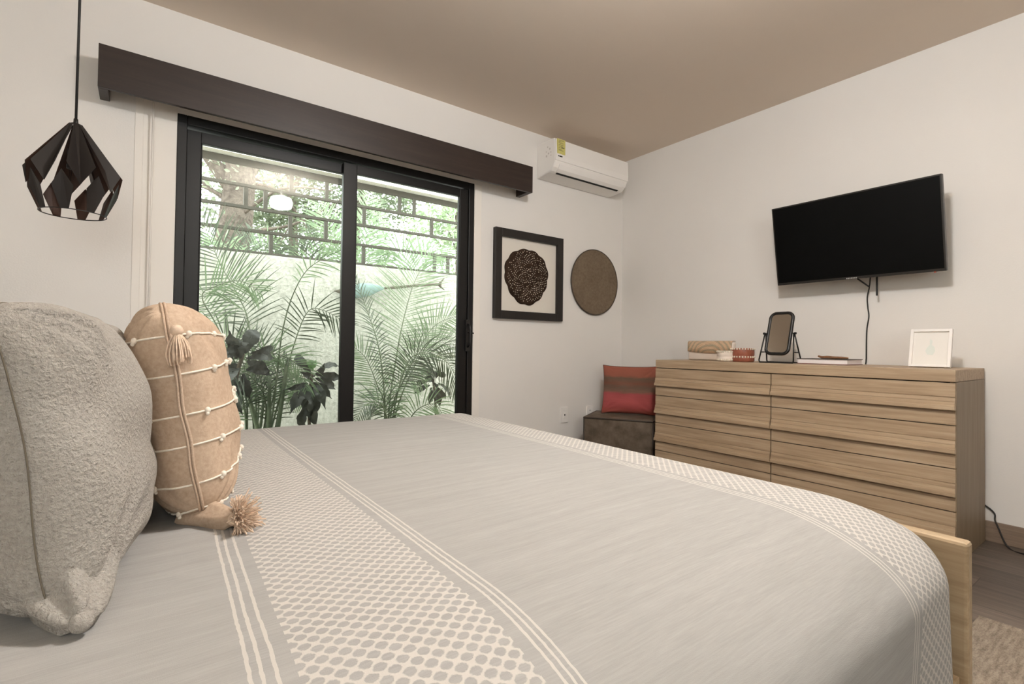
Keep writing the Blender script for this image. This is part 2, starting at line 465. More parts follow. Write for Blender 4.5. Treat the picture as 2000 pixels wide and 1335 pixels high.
def struct(o): o['kind'] = 'structure'; return o
def boxobj(name, lo, hi, mt, parent=None, bevel=0.0, **k):
    return MB().box(lo, hi).build(name, mt, parent, bevel=bevel, **k)
def catmull(pts, n=8):
    pts = [Vector(p) for p in pts]; P_ = [2*pts[0]-pts[1]] + pts + [2*pts[-1]-pts[-2]]; out = []
    for i in range(1, len(P_) - 2):
        a_, b_, c_, d_ = P_[i-1:i+3]
        for k in range(n):
            t = k / n
            out.append(0.5*((2*b_) + (c_-a_)*t + (2*a_-5*b_+4*c_-d_)*t*t + (3*b_-a_-3*c_+d_)*t**3))
    out.append(pts[-1]); return out

# ============================================================ THE ROOM
T = 0.14
DX0, DX1, DZ = 0.108, 1.775, 1.99
XL, YB = -1.42, -2.3
struct(boxobj('floor', (XL - T, YB, -0.1), (WX + T, WY + T, 0), M['floor'], origin=(0, 0, 0)))
struct(boxobj('ceiling', (XL - T, YB, CZ), (WX + T, WY + T, CZ + 0.12), M['ceiling']))
w = MB()
w.box((XL - T, WY, 0), (DX0, WY + T, CZ)); w.box((DX1, WY, 0), (WX + T, WY + T, CZ)); w.box((DX0, WY, DZ), (DX1, WY + T, CZ))
struct(w.build('wall_back', M['wall']))
struct(boxobj('wall_right', (WX, YB, 0), (WX + T, WY, CZ), M['wall']))
w = MB()
w.box((XL - T, YB - T, 0), (-1.2, YB, CZ)); w.box((0.2, YB - T, 0), (WX + T, YB, CZ)); w.box((-1.2, YB - T, 0), (0.2, YB, 1.1)); w.box((-1.2, YB - T, 2.2), (0.2, YB, CZ))  # opening in this unseen wall is added to let sky light in
struct(w.build('wall_front', M['wall']))
struct(boxobj('wall_left', (XL - T, YB, 0), (XL, WY, CZ), M['wall']))
bb = MB()
bb.box((WX - 0.012, YB, 0), (WX, WY - 0.012, 0.095))
struct(bb.build('baseboard_right', M['base_wood'], bevel=0.002))
bb = MB()
bb.box((DX1 + 0.07, WY - 0.012, 0), (WX, WY, 0.095)); bb.box((XL, WY - 0.012, 0), (DX0 - 0.11, WY, 0.095))
struct(bb.build('baseboard_back', M['base_wood'], bevel=0.002))
struct(boxobj('baseboard_left', (XL, YB, 0), (XL + 0.012, WY - 0.012, 0.095), M['base_wood'], bevel=0.002))
# pale casings beside the sliding door
struct(boxobj('trim_1', (DX1, WY - 0.010, 0), (DX1 + 0.055, WY, 1.985), M['white_paint'], bevel=0.002))
tm = MB(); tm.box((-0.052, WY - 0.004, 0), (-0.022, WY, 2.06)); tm.box((-0.022, WY - 0.002, 0), (DX0, WY, 2.06))
struct(tm.build('trim_2', M['white_paint'], bevel=0.002))

# ---- sliding glass door
door = struct(empty('door_1', ((DX0 + DX1) / 2, WY, 0), 'black aluminium sliding glass door onto the palm garden', 'sliding door'))
fY0, fY1 = WY - 0.006, WY + 0.085
f = MB()
f.box((DX0, fY0, 0), (DX0 + 0.040, fY1, DZ)); f.box((DX1 - 0.040, fY0, 0), (DX1, fY1, DZ))
f.box((DX0 + 0.04, fY0, DZ - 0.045), (DX1 - 0.04, fY1, DZ)); f.box((DX0 + 0.04, fY0, 0), (DX1 - 0.04, fY1, 0.035))
f.build('door_frame', M['black_frame'], door, bevel=0.003)
def sash(x0, x1, y0, y1, wl, wr, top):
    f = MB()
    f.box((x0, y0, 0.04), (x0 + wl, y1, DZ - 0.05)); f.box((x1 - wr, y0, 0.04), (x1, y1, DZ - 0.05))
    f.box((x0 + wl, y0, top), (x1 - wr, y1, DZ - 0.05)); f.box((x0 + wl, y0, 0.04), (x1 - wr, y1, 0.12))
    # glazing beads
    ym = (y0 + y1) / 2
    f.box((x0 + wl, ym - 0.012, 0.12), (x0 + wl + 0.006, ym + 0.012, top)); f.box((x1 - wr - 0.006, ym - 0.012, 0.12), (x1 - wr, ym + 0.012, top))
    o = f.build('sliding_sash', M['black_frame'], door, bevel=0.002)
    MB().box((x0 + wl, ym - 0.001, 0.12), (x1 - wr, ym + 0.001, top)).add([], []).build('glass_pane', M['glass'], o)
    return o
sash(DX0 + 0.042, 0.973, WY + 0.042, WY + 0.072, 0.060, 0.055, 1.885)
s2 = sash(0.902, DX1 - 0.042, WY + 0.004, WY + 0.034, 0.075, 0.062, 1.888)
h = MB()
hx = 1.735
h.box((hx - 0.016, WY - 0.012, 0.86), (hx + 0.016, WY + 0.004, 1.07))
h.tube(catmull([(hx, WY - 0.012, 0.89), (hx, WY - 0.036, 0.91), (hx, WY - 0.038, 0.97), (hx, WY - 0.036, 1.02), (hx, WY - 0.012, 1.04)], 5), 0.007)
h.tube([(hx, WY - 0.012, 0.985), (hx + 0.012, WY - 0.034, 0.985), (hx + 0.03, WY - 0.034, 0.98)], 0.005)
h.build('door_handle', M['black_metal'], s2, bevel=0.001)

# ---- dark wooden pelmet above the door
VX0, VX1, VY, VZ0, VZ1 = -0.178, 2.161, 2.715, 1.968, 2.151
pel = empty('window_pelmet', ((VX0 + VX1) / 2, WY, VZ0), 'long espresso brown wooden pelmet box above the sliding door', 'pelmet')
MB().box((VX0, VY, VZ0), (VX1, VY + 0.02, VZ1)).build('front_board', M['espresso'], pel, bevel=0.002)
for x0 in (VX0, VX1 - 0.034):
    MB().box((x0, VY + 0.02, VZ0), (x0 + 0.034, WY, VZ1)).build('end_board', M['espresso'], pel, bevel=0.002)
for x0 in (VX0 + 0.036, VX1 - 0.086):
    MB().box((x0, VY + 0.02, VZ0 + 0.022), (x0 + 0.05, VY + 0.05, VZ0 + 0.028)).build('bracket', M['black_metal'], pel)
# rolled blind cord
c = MB(); px_ = at(295, 400, 'Y', WY - 0.03).x
c.tube([(px_, WY - 0.035, VZ0 + 0.1), (px_, WY - 0.03, 1.4), (px_, WY - 0.028, 0.55)], 0.004, 6)
c.lathe([(0.0, 0), (0.007, 0.004), (0.007, 0.04), (0.004, 0.05)], (px_, WY - 0.028, 0.50), 10)
c2 = c.build('blind_cord', M['white_paint'], None)
tag(c2, 'thin white blind pull cord hanging from the pelmet left of the door', 'blind cord')

# ============================================================ CEILING LAMP (seen as a reflection in the glass)
lamp = empty('ceiling_lamp', (LAMP.x, LAMP.y, CZ), 'small glowing cream drum ceiling lamp, seen mirrored in the left door glass', 'lamp')
MB().lathe([(0.0, -0.004), (0.055, -0.004), (0.06, -0.018), (0.02, -0.024), (0.0, -0.024)], (LAMP.x, LAMP.y, CZ + 0.004)).build('ceiling_rose', M['white_paint'], lamp)
MB().tube([(LAMP.x, LAMP.y, CZ - 0.02), (LAMP.x, LAMP.y, LAMP.z + 0.06)], 0.008).build('stem', M['white_paint'], lamp)
MB().lathe([(0.0, 0.062), (0.055, 0.06), (0.09, 0.045), (0.102, 0.015), (0.102, -0.02), (0.09, -0.046), (0.055, -0.06), (0.0, -0.062)], LAMP, 32).build('lamp_shade', M['lamp_glow'], lamp)

# ============================================================ BED
BX0, BX1, BY0, BY1 = -1.30, 1.218, 0.243, 2.02
bed = empty('bed', ((BX0 + BX1) / 2, (BY0 + BY1) / 2, 0), 'honey coloured wooden bed under the grey woven blanket', 'bed')
MB().box((BX1, BY0, 0.10), (BX1 + 0.032, BY1, 0.545)).build('footboard', M['bed_wood'], bed, bevel=0.006)
MB().box((BX0 - 0.035, BY0, 0.10), (BX0, BY1, 1.05)).build('headboard', M['bed_wood'], bed, bevel=0.006)
for y0 in (BY0 + 0.012, BY1 - 0.04):
    MB().box((BX0, y0, 0.12), (BX1, y0 + 0.028, 0.30)).build('side_rail', M['bed_wood'], bed, bevel=0.003)
for x0 in (BX0 - 0.03, BX1 - 0.03):
    for y0 in (BY0 + 0.004, BY1 - 0.064):
        MB().box((x0, y0, 0), (x0 + 0.055, y0 + 0.06, 0.12)).build('leg', M['bed_wood'], bed, bevel=0.003)
sl = MB(); sl.box((BX0, BY0 + 0.04, 0.24), (BX1, BY1 - 0.04, 0.26)); sl.build('slat_base', M['bed_wood'], bed)

def rbox(lo, hi, R, n=5):
    """rounded box grid for a mattress"""
    bm = bmesh.new()
    bmesh.ops.create_cube(bm, size=1)
    for v in bm.verts:
        v.co = Vector([(lo[i] + hi[i]) / 2 + v.co[i] * (hi[i] - lo[i]) for i in range(3)])
    bmesh.ops.bevel(bm, geom=list(bm.edges) + list(bm.verts), offset=R, segments=n, profile=0.5, affect='EDGES')
    mb = MB(); bm.verts.ensure_lookup_table()
    mb.add([v.co.copy() for v in bm.verts], [[v.index for v in f.verts] for f in bm.faces], 0, True); bm.free(); return mb
mt = rbox((BX0 + 0.01, BY0 + 0.045, 0.262), (1.204, BY1 - 0.045, 0.535), 0.06)
tag(mt.build('mattress', M['sheet']), 'mattress in a pale blue-grey sheet peeking out at the foot corner of the bed', 'mattress')

# ---- blanket
ZT = 0.600
def prof(L, rh, rv, drop, n):
    """arc-length samples from the edge inwards: list of (inward offset, z drop)"""
    pts = [(0, rv + drop * (1 - i / 8)) for i in range(8)]
    for i in range(n + 1):
        a_ = PI / 2 * i / n
        pts.append((rh * (1 - math.cos(a_)), rv * (1 - math.sin(a_))))
    return pts
def side_samples(e0, e1, p0, p1, nmid):
    """positions from edge e0 to e1 with profile p0 at e0, p1 at e1"""
    out = [(e0 + o_, d_) for o_, d_ in p0]
    a0 = e0 + p0[-1][0]; a1 = e1 - p1[-1][0]
    out += [(a0 + (a1 - a0) * k / nmid, 0.0) for k in range(1, nmid)]
    out += [(e1 - o_, d_) for o_, d_ in reversed(p1)]
    s_ = [0.0]
    for i in range(1, len(out)): s_.append(s_[-1] + math.hypot(out[i][0] - out[i-1][0], out[i][1] - out[i-1][1]))
    return out, s_
EX0, EX1, EY0, EY1 = -1.24, 1.213, 0.254, 2.035
px, sx = side_samples(EX0, EX1, prof(0, .05, .02, 0.01, 4), prof(0, .10, .06, .11, 14), 110)
py, sy = side_samples(EY0, EY1, prof(0, .27, .125, .19, 20), prof(0, .14, .075, .19, 14), 90)
ox = [x for x, d in px]; iu = min(range(len(ox)), key=lambda i: abs(ox[i] - 0.3)); ushift = ox[iu] - sx[iu]
oy = [y for y, d in py]; iv = min(range(len(oy)), key=lambda i: abs(oy[i] - 0.9)); vshift = oy[iv] - sy[iv]
bl = MB(); rows = []; uvs = []
RC = 0.075
for i, (x, dx) in enumerate(px):
    row = []
    for j, (y, dy) in enumerate(py):
        d = (dx ** 2.2 + dy ** 2.2) ** (1 / 2.2)
        d = min(d, max(dx, dy) + 0.03)
        X, Y = x, y
        p = max(0, (X - (EX1 - RC)) / RC); qn = max(0, ((EY0 + RC) - Y) / RC); qf = max(0, (Y - (EY1 - RC)) / RC)
        if p > 0 and qn > 0:
            X = EX1 - RC + RC * p * math.sqrt(1 - qn * qn / 2); Y = EY0 + RC - RC * qn * math.sqrt(1 - p * p / 2)
        if p > 0 and qf > 0:
            X = EX1 - RC + RC * p * math.sqrt(1 - qf * qf / 2); Y = EY1 - RC + RC * qf * math.sqrt(1 - p * p / 2)
        nz_ = noise.noise(Vector((X * 3.1, Y * 1.3, 0.3))) * 0.004 + noise.noise(Vector((X * 14, Y * 2.2, 5))) * 0.0013
        z = ZT - d + nz_ * (1 if d < 0.05 else 0.5)
        if d > 0.13: # hanging folds on the sides
            Y += 0.006 * math.sin(X * 21) * min(1, (d - 0.13) / 0.15)
        row.append(Vector((X, Y, z))); u_ = sx[i] + ushift; v_ = sy[j] + vshift
        wk = min(1.0, abs(u_ - 0.34) / 0.2)
        uvs.append((u_ - 0.034 * wk * (min(v_, 1.1) - 0.9), v_))
    rows.append(row)
bl.grid(rows); bl.uv = uvs
blo = bl.build('blanket', M['blanket'], None, fixn=False)
so = blo.modifiers.new('solidify', 'SOLIDIFY'); so.thickness = 0.004; so.offset = -1
tag(blo, 'grey woven cotton blanket with cream stripes and lozenge bands covering the bed', 'blanket')

# ============================================================ CUSHIONS
def pillow_fn(w, h_, t, C_, Wd, Hd, Nd, pinch=0.05, ex=2.6, q=0.5, wr=0.004, seed=1, fold=1.0, rcor=0.07):
    C_, Wd, Hd, Nd = Vector(C_), Vector(Wd).normalized(), Vector(Hd).normalized(), Vector(Nd).normalized()
    def fn(u, v, side, off=0.0):
        rc_ = 1 - rcor * (abs(u) * abs(v)) ** 6
        X = w / 2 * u * (1 - pinch * (1 - v * v)) * rc_; Y = h_ / 2 * v * (1 - pinch * (1 - u * u)) * rc_
        e = max(0.0, (1 - abs(u) ** ex) * (1 - abs(v) ** ex)) ** q
        # pinched corners
        cr = max(0, abs(u) - 0.62) / 0.38 * max(0, abs(v) - 0.62) / 0.38
        z = t / 2 * e * (1 - 0.25 * cr)
        n1 = noise.noise(Vector((u * 2.2 + seed, v * 2.2, side * 3 + seed)))
        ang = math.atan2(abs(v) - 1, abs(u) - 1)
        n2 = math.sin(ang * 16 + n1 * 3) * max(0, 1 - math.hypot(1 - abs(u), 1 - abs(v)) / 0.8)
        z += wr * (n1 * 1.2 + n2 * 0.9 * fold) * min(1, e * 1.6)
        return C_ + Wd * X + Hd * Y + Nd * ((z + off) * side)
    return fn
def pillow_mesh(fn, n=44):
    mb = MB()
    # denser samples near the rim
    S = [math.sin(PI / 2 * (2 * i / n - 1)) for i in range(n + 1)]
    for side in (1, -1):
        mb.grid([[fn(u, v, side) for v in S] for u in S])
    return mb
def rim(fn, n=40, off=0.0):
    pts = []
    ss = [-1 + 2 * i / n for i in range(n)]
    pts += [fn(s_, -1, 1) for s_ in ss]; pts += [fn(1, s_, 1) for s_ in ss]
    pts += [fn(-s_, 1, 1) for s_ in ss]; pts += [fn(-1, -s_, 1) for s_ in ss]
    return pts + [pts[0]]

# grey cushion: near edge towards the camera, leaning back towards the headboard
tilt = math.radians(10)
Hd = Vector((-math.sin(tilt), 0, math.cos(tilt))); Nd = Vector((math.cos(tilt), 0, math.sin(tilt))); Wd = Vector((0, 1, 0))
rz = Matrix.Rotation(math.radians(-2), 3, 'Z')
gc = Vector((-0.086, 0.925, 0.770))
gfn = pillow_fn(0.50, 0.345, 0.19, gc, rz @ Wd, rz @ Hd, rz @ Nd, pinch=0.035, ex=3.0, q=0.40, wr=0.011, seed=3, rcor=0.10)
gcu = empty('square_cushion', (gc.x, gc.y, ZT), 'large nubbly grey square cushion standing at the head of the bed', 'cushion')
pillow_mesh(gfn, 70).build('cushion_cover', M['grey_cushion'], gcu, merge=True)
sm = MB(); sm.tube([p + (rz @ Nd) * 0.010 * noise.noise(Vector((p.z * 7, p.y * 5, 4))) + Vector((0, -0.0012, 0)) for p in rim(gfn, 80)], 0.0009, 6); sm.build('seam', M['grey_seam'], gcu)
ce = gfn(-1, -1, 1); ea = MB(); e0 = ce + Vector((0, 0.045, 0.035)); e1 = at(158, 1222, 'Y', 0.66)
rings = []
for i in range(13):
    t = i / 12; c_ = e0.lerp(e1, t) + Vector((0, 0, -0.006 * math.sin(PI * t))); rr = 0.040 * (1 - t) ** 0.8 + 0.011 * (1 if t < 0.97 else 0.3)
    dd = (e1 - e0).normalized(); s1 = dd.orthogonal().normalized(); s2_ = dd.cross(s1)
    rings.append([c_ + (s1 * math.cos(2*PI*k/28) + s2_ * math.sin(2*PI*k/28)) * rr * (1 + (0.12 + 0.15 * t) * math.sin(5 * 2*PI*k/28 + t * 1.5)) for k in range(29)])
for r__ in rings:
    for p in r__: p.z = max(p.z, ZT + 0.001)
ea.grid(rings); ea.ball(e1 + Vector((0.0, 0, 0.004)), 0.0105, 0, 12, 8); ea.build('gathered_corner', M['grey_cushion'], gcu)

# peach cushion with cream threads, knots and tassels
tilt = math.radians(10)
Hd = Vector((-math.sin(tilt), 0, math.cos(tilt))); Nd = Vector((math.cos(tilt), 0, math.sin(tilt))); Wd = Vector((0, 1, 0))
rz = Matrix.Rotation(math.radians(-3), 3, 'Z')
pc = Vector((0.062, 1.14, 0.782))
pfn = pillow_fn(0.42, 0.37, 0.165, pc, rz @ Wd, rz @ Hd, rz @ Nd, pinch=0.03, ex=3.0, q=0.42, wr=0.008, seed=9, rcor=0.13)
pcu = empty('tasselled_cushion', (pc.x, pc.y, ZT), 'peach cushion with cream knotted threads and tassels leaning against the grey cushion', 'cushion')
pillow_mesh(pfn, 60).build('cushion_cover', M['peach'], pcu, merge=True)
sm = MB(); r_ = rim(pfn, 60)
for k_ in (-1, 1):
    offs = [p + (rz @ Nd) * (0.0024 * k_ + 0.006 * noise.noise(Vector((p.z * 14, p.y * 9, 2)))) + Vector((0, -0.001, 0)) for p in r_]
    sm.tube(offs, 0.0022, 6)
sm.build('piping', M['peach_trim'], pcu)
rnd = random.Random(4)
for v in (0.66, 0.34, 0.02, -0.30, -0.60, -0.86):
    th = MB(); pts = []
    N_ = 40
    vv_ = lambda u: v + 0.03 * math.sin(u * 2.3 + v * 7)
    us = [math.sin(PI / 2 * (2 * i / N_ - 1)) for i in range(N_ + 1)]
    pts = [pfn(u, vv_(u), 1, 0.0015) for u in us] + [pfn(u, vv_(u), -1, 0.0015) for u in reversed(us)]
    th.tube(pts, 0.0017, 6)
    for side in (1, -1):
        for k in range(6):
            u = -0.985 + 0.0 if False else -0.93 + k * 0.36 + rnd.uniform(-0.06, 0.06)
            p = pfn(u, vv_(u), side, 0.003)
            th.ball(p, 0.0048, 0, 7, 5, (1, 1, 1.15)); th.ball(p + Vector((rnd.uniform(-.003, .003), rnd.uniform(-.003, .003), -0.005)), 0.0032, 0, 6, 4)
    th.build('embroidered_thread', M['cream_thread'], pcu)
def tassel(anchor, d, L, spread, n, seed, curl=0.3, flat=None, loose=0):
    R_ = random.Random(seed); mb = MB(); d = Vector(d).normalized()
    A = Vector(anchor)
    s1 = d.orthogonal().normalized(); s2_ = d.cross(s1)
    mb.ball(A, 0.009, 0, 10, 6)
    for k in range(n):
        a_ = R_.uniform(0, 2 * PI); rr = spread * math.sqrt(R_.random())
        l_ = L * R_.uniform(0.75, 1.05)
        side = s1 * math.cos(a_) + s2_ * math.sin(a_)
        ph = R_.uniform(0, 6.28); fq = R_.uniform(4, 9); cu = curl * R_.uniform(0.3, 1.0) * (0.006 + 0.003 * loose)
        pts = []
        for q_ in range(9):
            t = q_ / 8
            pts.append(A + d * l_ * t * (1 - (0.12 + 0.3 * loose * abs(math.sin(ph))) * curl * t) + side * rr * (math.sin(t * PI * 0.62) if not loose else t ** 0.6) + (s1 * math.sin(ph + fq * t) + s2_ * math.cos(ph * 1.7 + fq * t)) * cu * t)
        if flat is not None: pts = [Vector((q.x, q.y, max(q.z, flat + 0.002))) for q in pts]
        mb.tube(pts, 0.0013, 4, cap=False)
    return mb
ta_ = at(345, 645, 'Y', 0.915); tb_ = at(457, 1014, 'Y', 0.895)
cn_top = pfn(-1, 1, 1); cn_bot = pfn(-1, -1, 1); cf_top = pfn(1, 1, 1); cf_bot = pfn(1, -1, 1)
tassel(ta_, (0.10, -0.10, -1), 0.052, 0.017, 90, 1, 0.15).build('tassel', M['tassel'], pcu, fixn=False)
fl_ = MB(); RF = random.Random(12); fl_.ball(tb_, 0.010, 0, 10, 6)
for k in range(620):
    th_ = math.radians(82) * RF.random() ** 0.6; ph_ = RF.uniform(0, 2 * PI); ax0 = Vector((1.0, -0.15, 0.12)).normalized()
    sa = ax0.orthogonal().normalized(); sb = ax0.cross(sa)
    dr_ = (ax0 * math.cos(th_) + (sa * math.cos(ph_) + sb * math.sin(ph_)) * math.sin(th_)).normalized()
    l_ = RF.uniform(0.026, 0.043); bend = Vector((RF.uniform(-1, 1), RF.uniform(-1, 1), RF.uniform(-1.2, 0.6))) * 0.011
    pts = [tb_ + dr_ * l_ * (q_ / 5) * (1 - 0.35 * (q_ / 5) ** 3 * RF.random()) + bend * (q_ / 5) ** 2 for q_ in range(6)]
    pts = [Vector((q.x, q.y, max(q.z, ZT + 0.0015))) for q in pts]
    fl_.tube(pts, 0.0012, 4, cap=False)
fl_.build('tassel', M['tassel'], pcu, fixn=False)
tassel(cf_top, (0.3, 0.8, -0.8), 0.06, 0.015, 50, 3, 0.15).build('tassel', M['tassel'], pcu, fixn=False)
tassel(cf_bot + Vector((0.02, 0, 0.012)), (0.7, 0.7, 0), 0.06, 0.02, 50, 5, 0.3, flat=ZT).build('tassel', M['tassel'], pcu, fixn=False)
# gathered corner flaps at the near edge
for cnr, tip in ((cn_bot, tb_),):
    g = MB(); base = cnr + Vector((0.0, 0.03, 0.03 if tip.z > cnr.z else -0.02))
    rings = []
    for i in range(7):
        t = i / 6; c_ = base.lerp(tip, t); rr = 0.026 * (1 - t) ** 0.7 + 0.008
        dd = (tip - base).normalized(); s1 = dd.orthogonal().normalized(); s2_ = dd.cross(s1)
        rings.append([c_ + (s1 * math.cos(2*PI*k/16) + s2_ * math.sin(2*PI*k/16)) * rr * (1 + 0.18 * math.sin(5 * 2*PI*k/16)) for k in range(17)])
    g.grid(rings).build('gathered_corner', M['peach'], pcu)

# ============================================================ PENDANT LAMP
pp = Vector((-0.197, 2.2, 1.617))
pen = empty('pendant_lamp', (pp.x, pp.y, CZ), 'faceted black cut-metal pendant lamp on a cord by the window wall', 'pendant lamp')
MB().tube([(pp.x + 0.003, pp.y, CZ), (pp.x, pp.y, pp.z - 0.005)], 0.0038).build('cord', M['rubber'], pen)
MB().lathe([(0.0, 0.001), (0.045, 0.0), (0.045, -0.02), (0.0, -0.022)], (pp.x + 0.003, pp.y, CZ)).build('ceiling_rose', M['black_metal'], pen)
sk = MB()
sk.lathe([(0.0, 0.02), (0.006, 0.018), (0.007, 0.0), (0.005, -0.01), (0.005, -0.075), (0.012, -0.08), (0.019, -0.085), (0.019, -0.135), (0.021, -0.138), (0.021, -0.15), (0.013, -0.15), (0.0, -0.148)], (pp.x, pp.y, pp.z), 20)
sk.build('socket', M['black_metal'], pen)
sh = MB(); NS = 8
def pol(r_, ang, z_): return Vector((pp.x + r_ * math.cos(ang), pp.y + r_ * math.sin(ang), pp.z + z_))
def plate(pts, th=0.0016):
    pts = [Vector(p) for p in pts]; c_ = sum(pts, Vector()) / len(pts)
    n_ = (pts[1] - pts[0]).cross(pts[2] - pts[0]).normalized()
    out = Vector((c_.x - pp.x, c_.y - pp.y, 0.01)).normalized()
    if n_.dot(out) < 0: n_ = -n_; pts = pts[::-1]
    n = len(pts); vs = pts + [p - n_ * th for p in pts]
    sh.add(vs, [tuple(range(n))], 0); sh.add(vs, [tuple(range(n, 2 * n))[::-1]], 1)
    sh.add(vs, [(i, n + i, n + (i + 1) % n, (i + 1) % n) for i in range(n)], 0)
st_ = 2 * PI / NS
for i in range(NS):
    a0 = i * st_ + 0.22
    t1 = pol(0.016, a0 - st_ * 0.5, 0.0); t2 = pol(0.016, a0 + st_ * 0.5, 0.0)
    bl_ = pol(0.127, a0 - st_ * 0.36, -0.162); br_ = pol(0.127, a0 + st_ * 0.36, -0.162)
    bt = pol(0.116, a0, -0.222)
    plate([t1, bl_, bt]); plate([t1, bt, pol(0.018, a0 + st_ * 0.35, 0.0)]); plate([pol(0.018, a0 + st_ * 0.35, 0.0), bt, br_])
    # lower panels: pointed lozenges between the upper tips, folded in
    b0 = a0 + st_ / 2
    top = pol(0.119, b0, -0.184)
    l_ = pol(0.112, b0 - st_ * 0.31, -0.232); r2_ = pol(0.112, b0 + st_ * 0.31, -0.232)
    bo1 = pol(0.085, b0 - st_ * 0.16, -0.300); bo2 = pol(0.085, b0 + st_ * 0.16, -0.300)
    plate([top, l_, bo1]); plate([top, bo1, bo2]); plate([top, bo2, r2_])
sh.build('shade', [M['pendant_out'], M['pendant_in']], pen, fixn=False)
hp = MB(); hp.tube([pol(0.086, 2 * PI * k / 48, -0.300) for k in range(49)], 0.0016, 6); hp.build('bottom_ring', M['black_metal'], pen)

# ============================================================ AIR CONDITIONER
AX0, AX1 = 2.315, 3.085
ac = empty('air_conditioner', ((AX0 + AX1) / 2, WY, 2.14), 'white split air conditioner high on the wall above the framed art', 'air conditioner')
prof_ = [(WY, 2.392), (2.70, 2.388), (2.672, 2.384), (2.664, 2.372), (2.660, 2.33), (2.655, 2.26), (2.662, 2.215), (2.680, 2.180), (2.706, 2.158), (2.728, 2.150), (2.80, 2.142), (WY, 2.138)]
b_ = MB(); b_.prism(prof_, (0, 1, 0), (0, 0, 1), (AX1 - AX0, 0, 0), (AX0, 0, 0)); b_.build('housing', M['plastic_white'], ac, bevel=0.010)
# front panel (slightly proud)
fp = MB(); fpp = [(2.668, 2.380), (2.6555, 2.372), (2.6535, 2.33), (2.6495, 2.262), (2.654, 2.222), (2.664, 2.222), (2.662, 2.26), (2.666, 2.33)]
fp.prism(fpp, (0, 1, 0), (0, 0, 1), (AX1 - AX0 - 0.006, 0, 0), (AX0 + 0.003, 0, 0)); fp.build('front_panel', M['plastic_white'], ac, bevel=0.002)
lv = MB(); lvp = [(2.666, 2.203), (2.682, 2.172), (2.705, 2.154), (2.709, 2.158), (2.687, 2.177), (2.672, 2.206)]
lv.prism(lvp, (0, 1, 0), (0, 0, 1), (AX1 - AX0 - 0.10, 0, 0), (AX0 + 0.05, -0.004, -0.002)); lv.build('louvre', M['plastic_white'], ac, bevel=0.001)
vt = MB(); vt.prism([(2.706, 2.1565), (2.720, 2.1515), (2.7205, 2.1485), (2.7055, 2.1535)], (0, 1, 0), (0, 0, 1), (AX1 - AX0 - 0.12, 0, 0), (AX0 + 0.06, 0, -0.0012)); vt.build('vent_slot', M['dark_slot'], ac)
lb = MB(); lb.box((AX0 + 0.012, 2.6490, 2.268), (AX0 + 0.088, 2.6545, 2.374)); lbo = lb.build('energy_label', M['label_yellow'], ac)
ink = MB()
for k, (z_, w_) in enumerate(((2.365, .05), (2.355, .03), (2.345, .045), (2.333, .045), (2.322, .04), (2.312, .048), (2.300, .03), (2.293, .045))):
    ink.box((AX0 + 0.024, 2.6484, z_ - 0.0015), (AX0 + 0.024 + w_, 2.6500, z_ + 0.001))
ink.box((AX0 + 0.05, 2.6484, 2.314), (AX0 + 0.08, 2.6500, 2.318))
ink.build('label_print', M['label_ink'], lbo)
lg = MB(); lg.lathe([(0, 0), (0.005, 0), (0.005, 0.0012), (0, 0.0012)], (AX0 + 0.026, 2.6490, 2.252), 14, mat=Matrix.Rotation(PI / 2, 3, 'X'))
for k in range(4): lg.box((AX0 + 0.035 + k * 0.0068, 2.6478, 2.2475), (AX0 + 0.0405 + k * 0.0068, 2.6505, 2.2555))
lg.build('logo', M['logo_ink'], ac)
sp = MB()
for k, (y_, z_, s_) in enumerate(((2.71, 2.31, .012), (2.735, 2.33, .009), (2.75, 2.30, .008), (2.70, 2.285, .008), (2.725, 2.28, .011), (2.745, 2.265, .013), (2.70, 2.262, .007))):
    sp.box((AX0 - 0.0008, y_, z_), (AX0 + 0.001, y_ + s_, z_ + s_ * 1.1))
sp.build('side_print', M['label_grey'], ac)

# ============================================================ WALL ART
FX0, FX1, FZ0, FZ1 = 1.934, 2.562, 1.091, 1.722
pic = empty('framed_artwork', ((FX0 + FX1) / 2, WY, FZ0), 'square dark framed shadow box with a brown scalloped seed-pod disc', 'framed art')
fw = 0.056; fd = 0.034
fr_ = MB()
for lo, hi in (((FX0, FZ0), (FX0 + fw, FZ1)), ((FX1 - fw, FZ0), (FX1, FZ1)), ((FX0 + fw, FZ0), (FX1 - fw, FZ0 + fw)), ((FX0 + fw, FZ1 - fw), (FX1 - fw, FZ1))):
    fr_.box((lo[0], WY - fd, lo[1]), (hi[0], WY, hi[1]))
fr_.build('frame', M['frame_wood'], pic, bevel=0.003)
MB().box((FX0 + fw - 0.005, WY - 0.008, FZ0 + fw - 0.005), (FX1 - fw + 0.005, WY - 0.003, FZ1 - fw + 0.005)).build('mat_board', M['art_paper'], pic)
cx_, cz_ = (FX0 + FX1) / 2 - 0.022, 1.405
d_ = MB(); ns = 96; ringz = []
for rr, yy in ((0.0, -0.022), (0.5, -0.022), (0.9, -0.020), (1.0, -0.014), (1.0, -0.008)):
    row = []
    for k in range(ns + 1):
        a_ = 2 * PI * k / ns
        R_ = (0.192 + 0.010 * abs(math.sin(a_ * 6 + 0.5)) + 0.006 * math.sin(a_ * 3)) * rr
        row.append(Vector((cx_ + R_ * math.cos(a_), WY + yy, cz_ + R_ * 1.02 * math.sin(a_))))
    ringz.append(row)
d_.grid(ringz)
seed = d_.build('seed_pod_disc', M['art_brown'], pic, merge=True)
dt = MB(); R_ = random.Random(2)
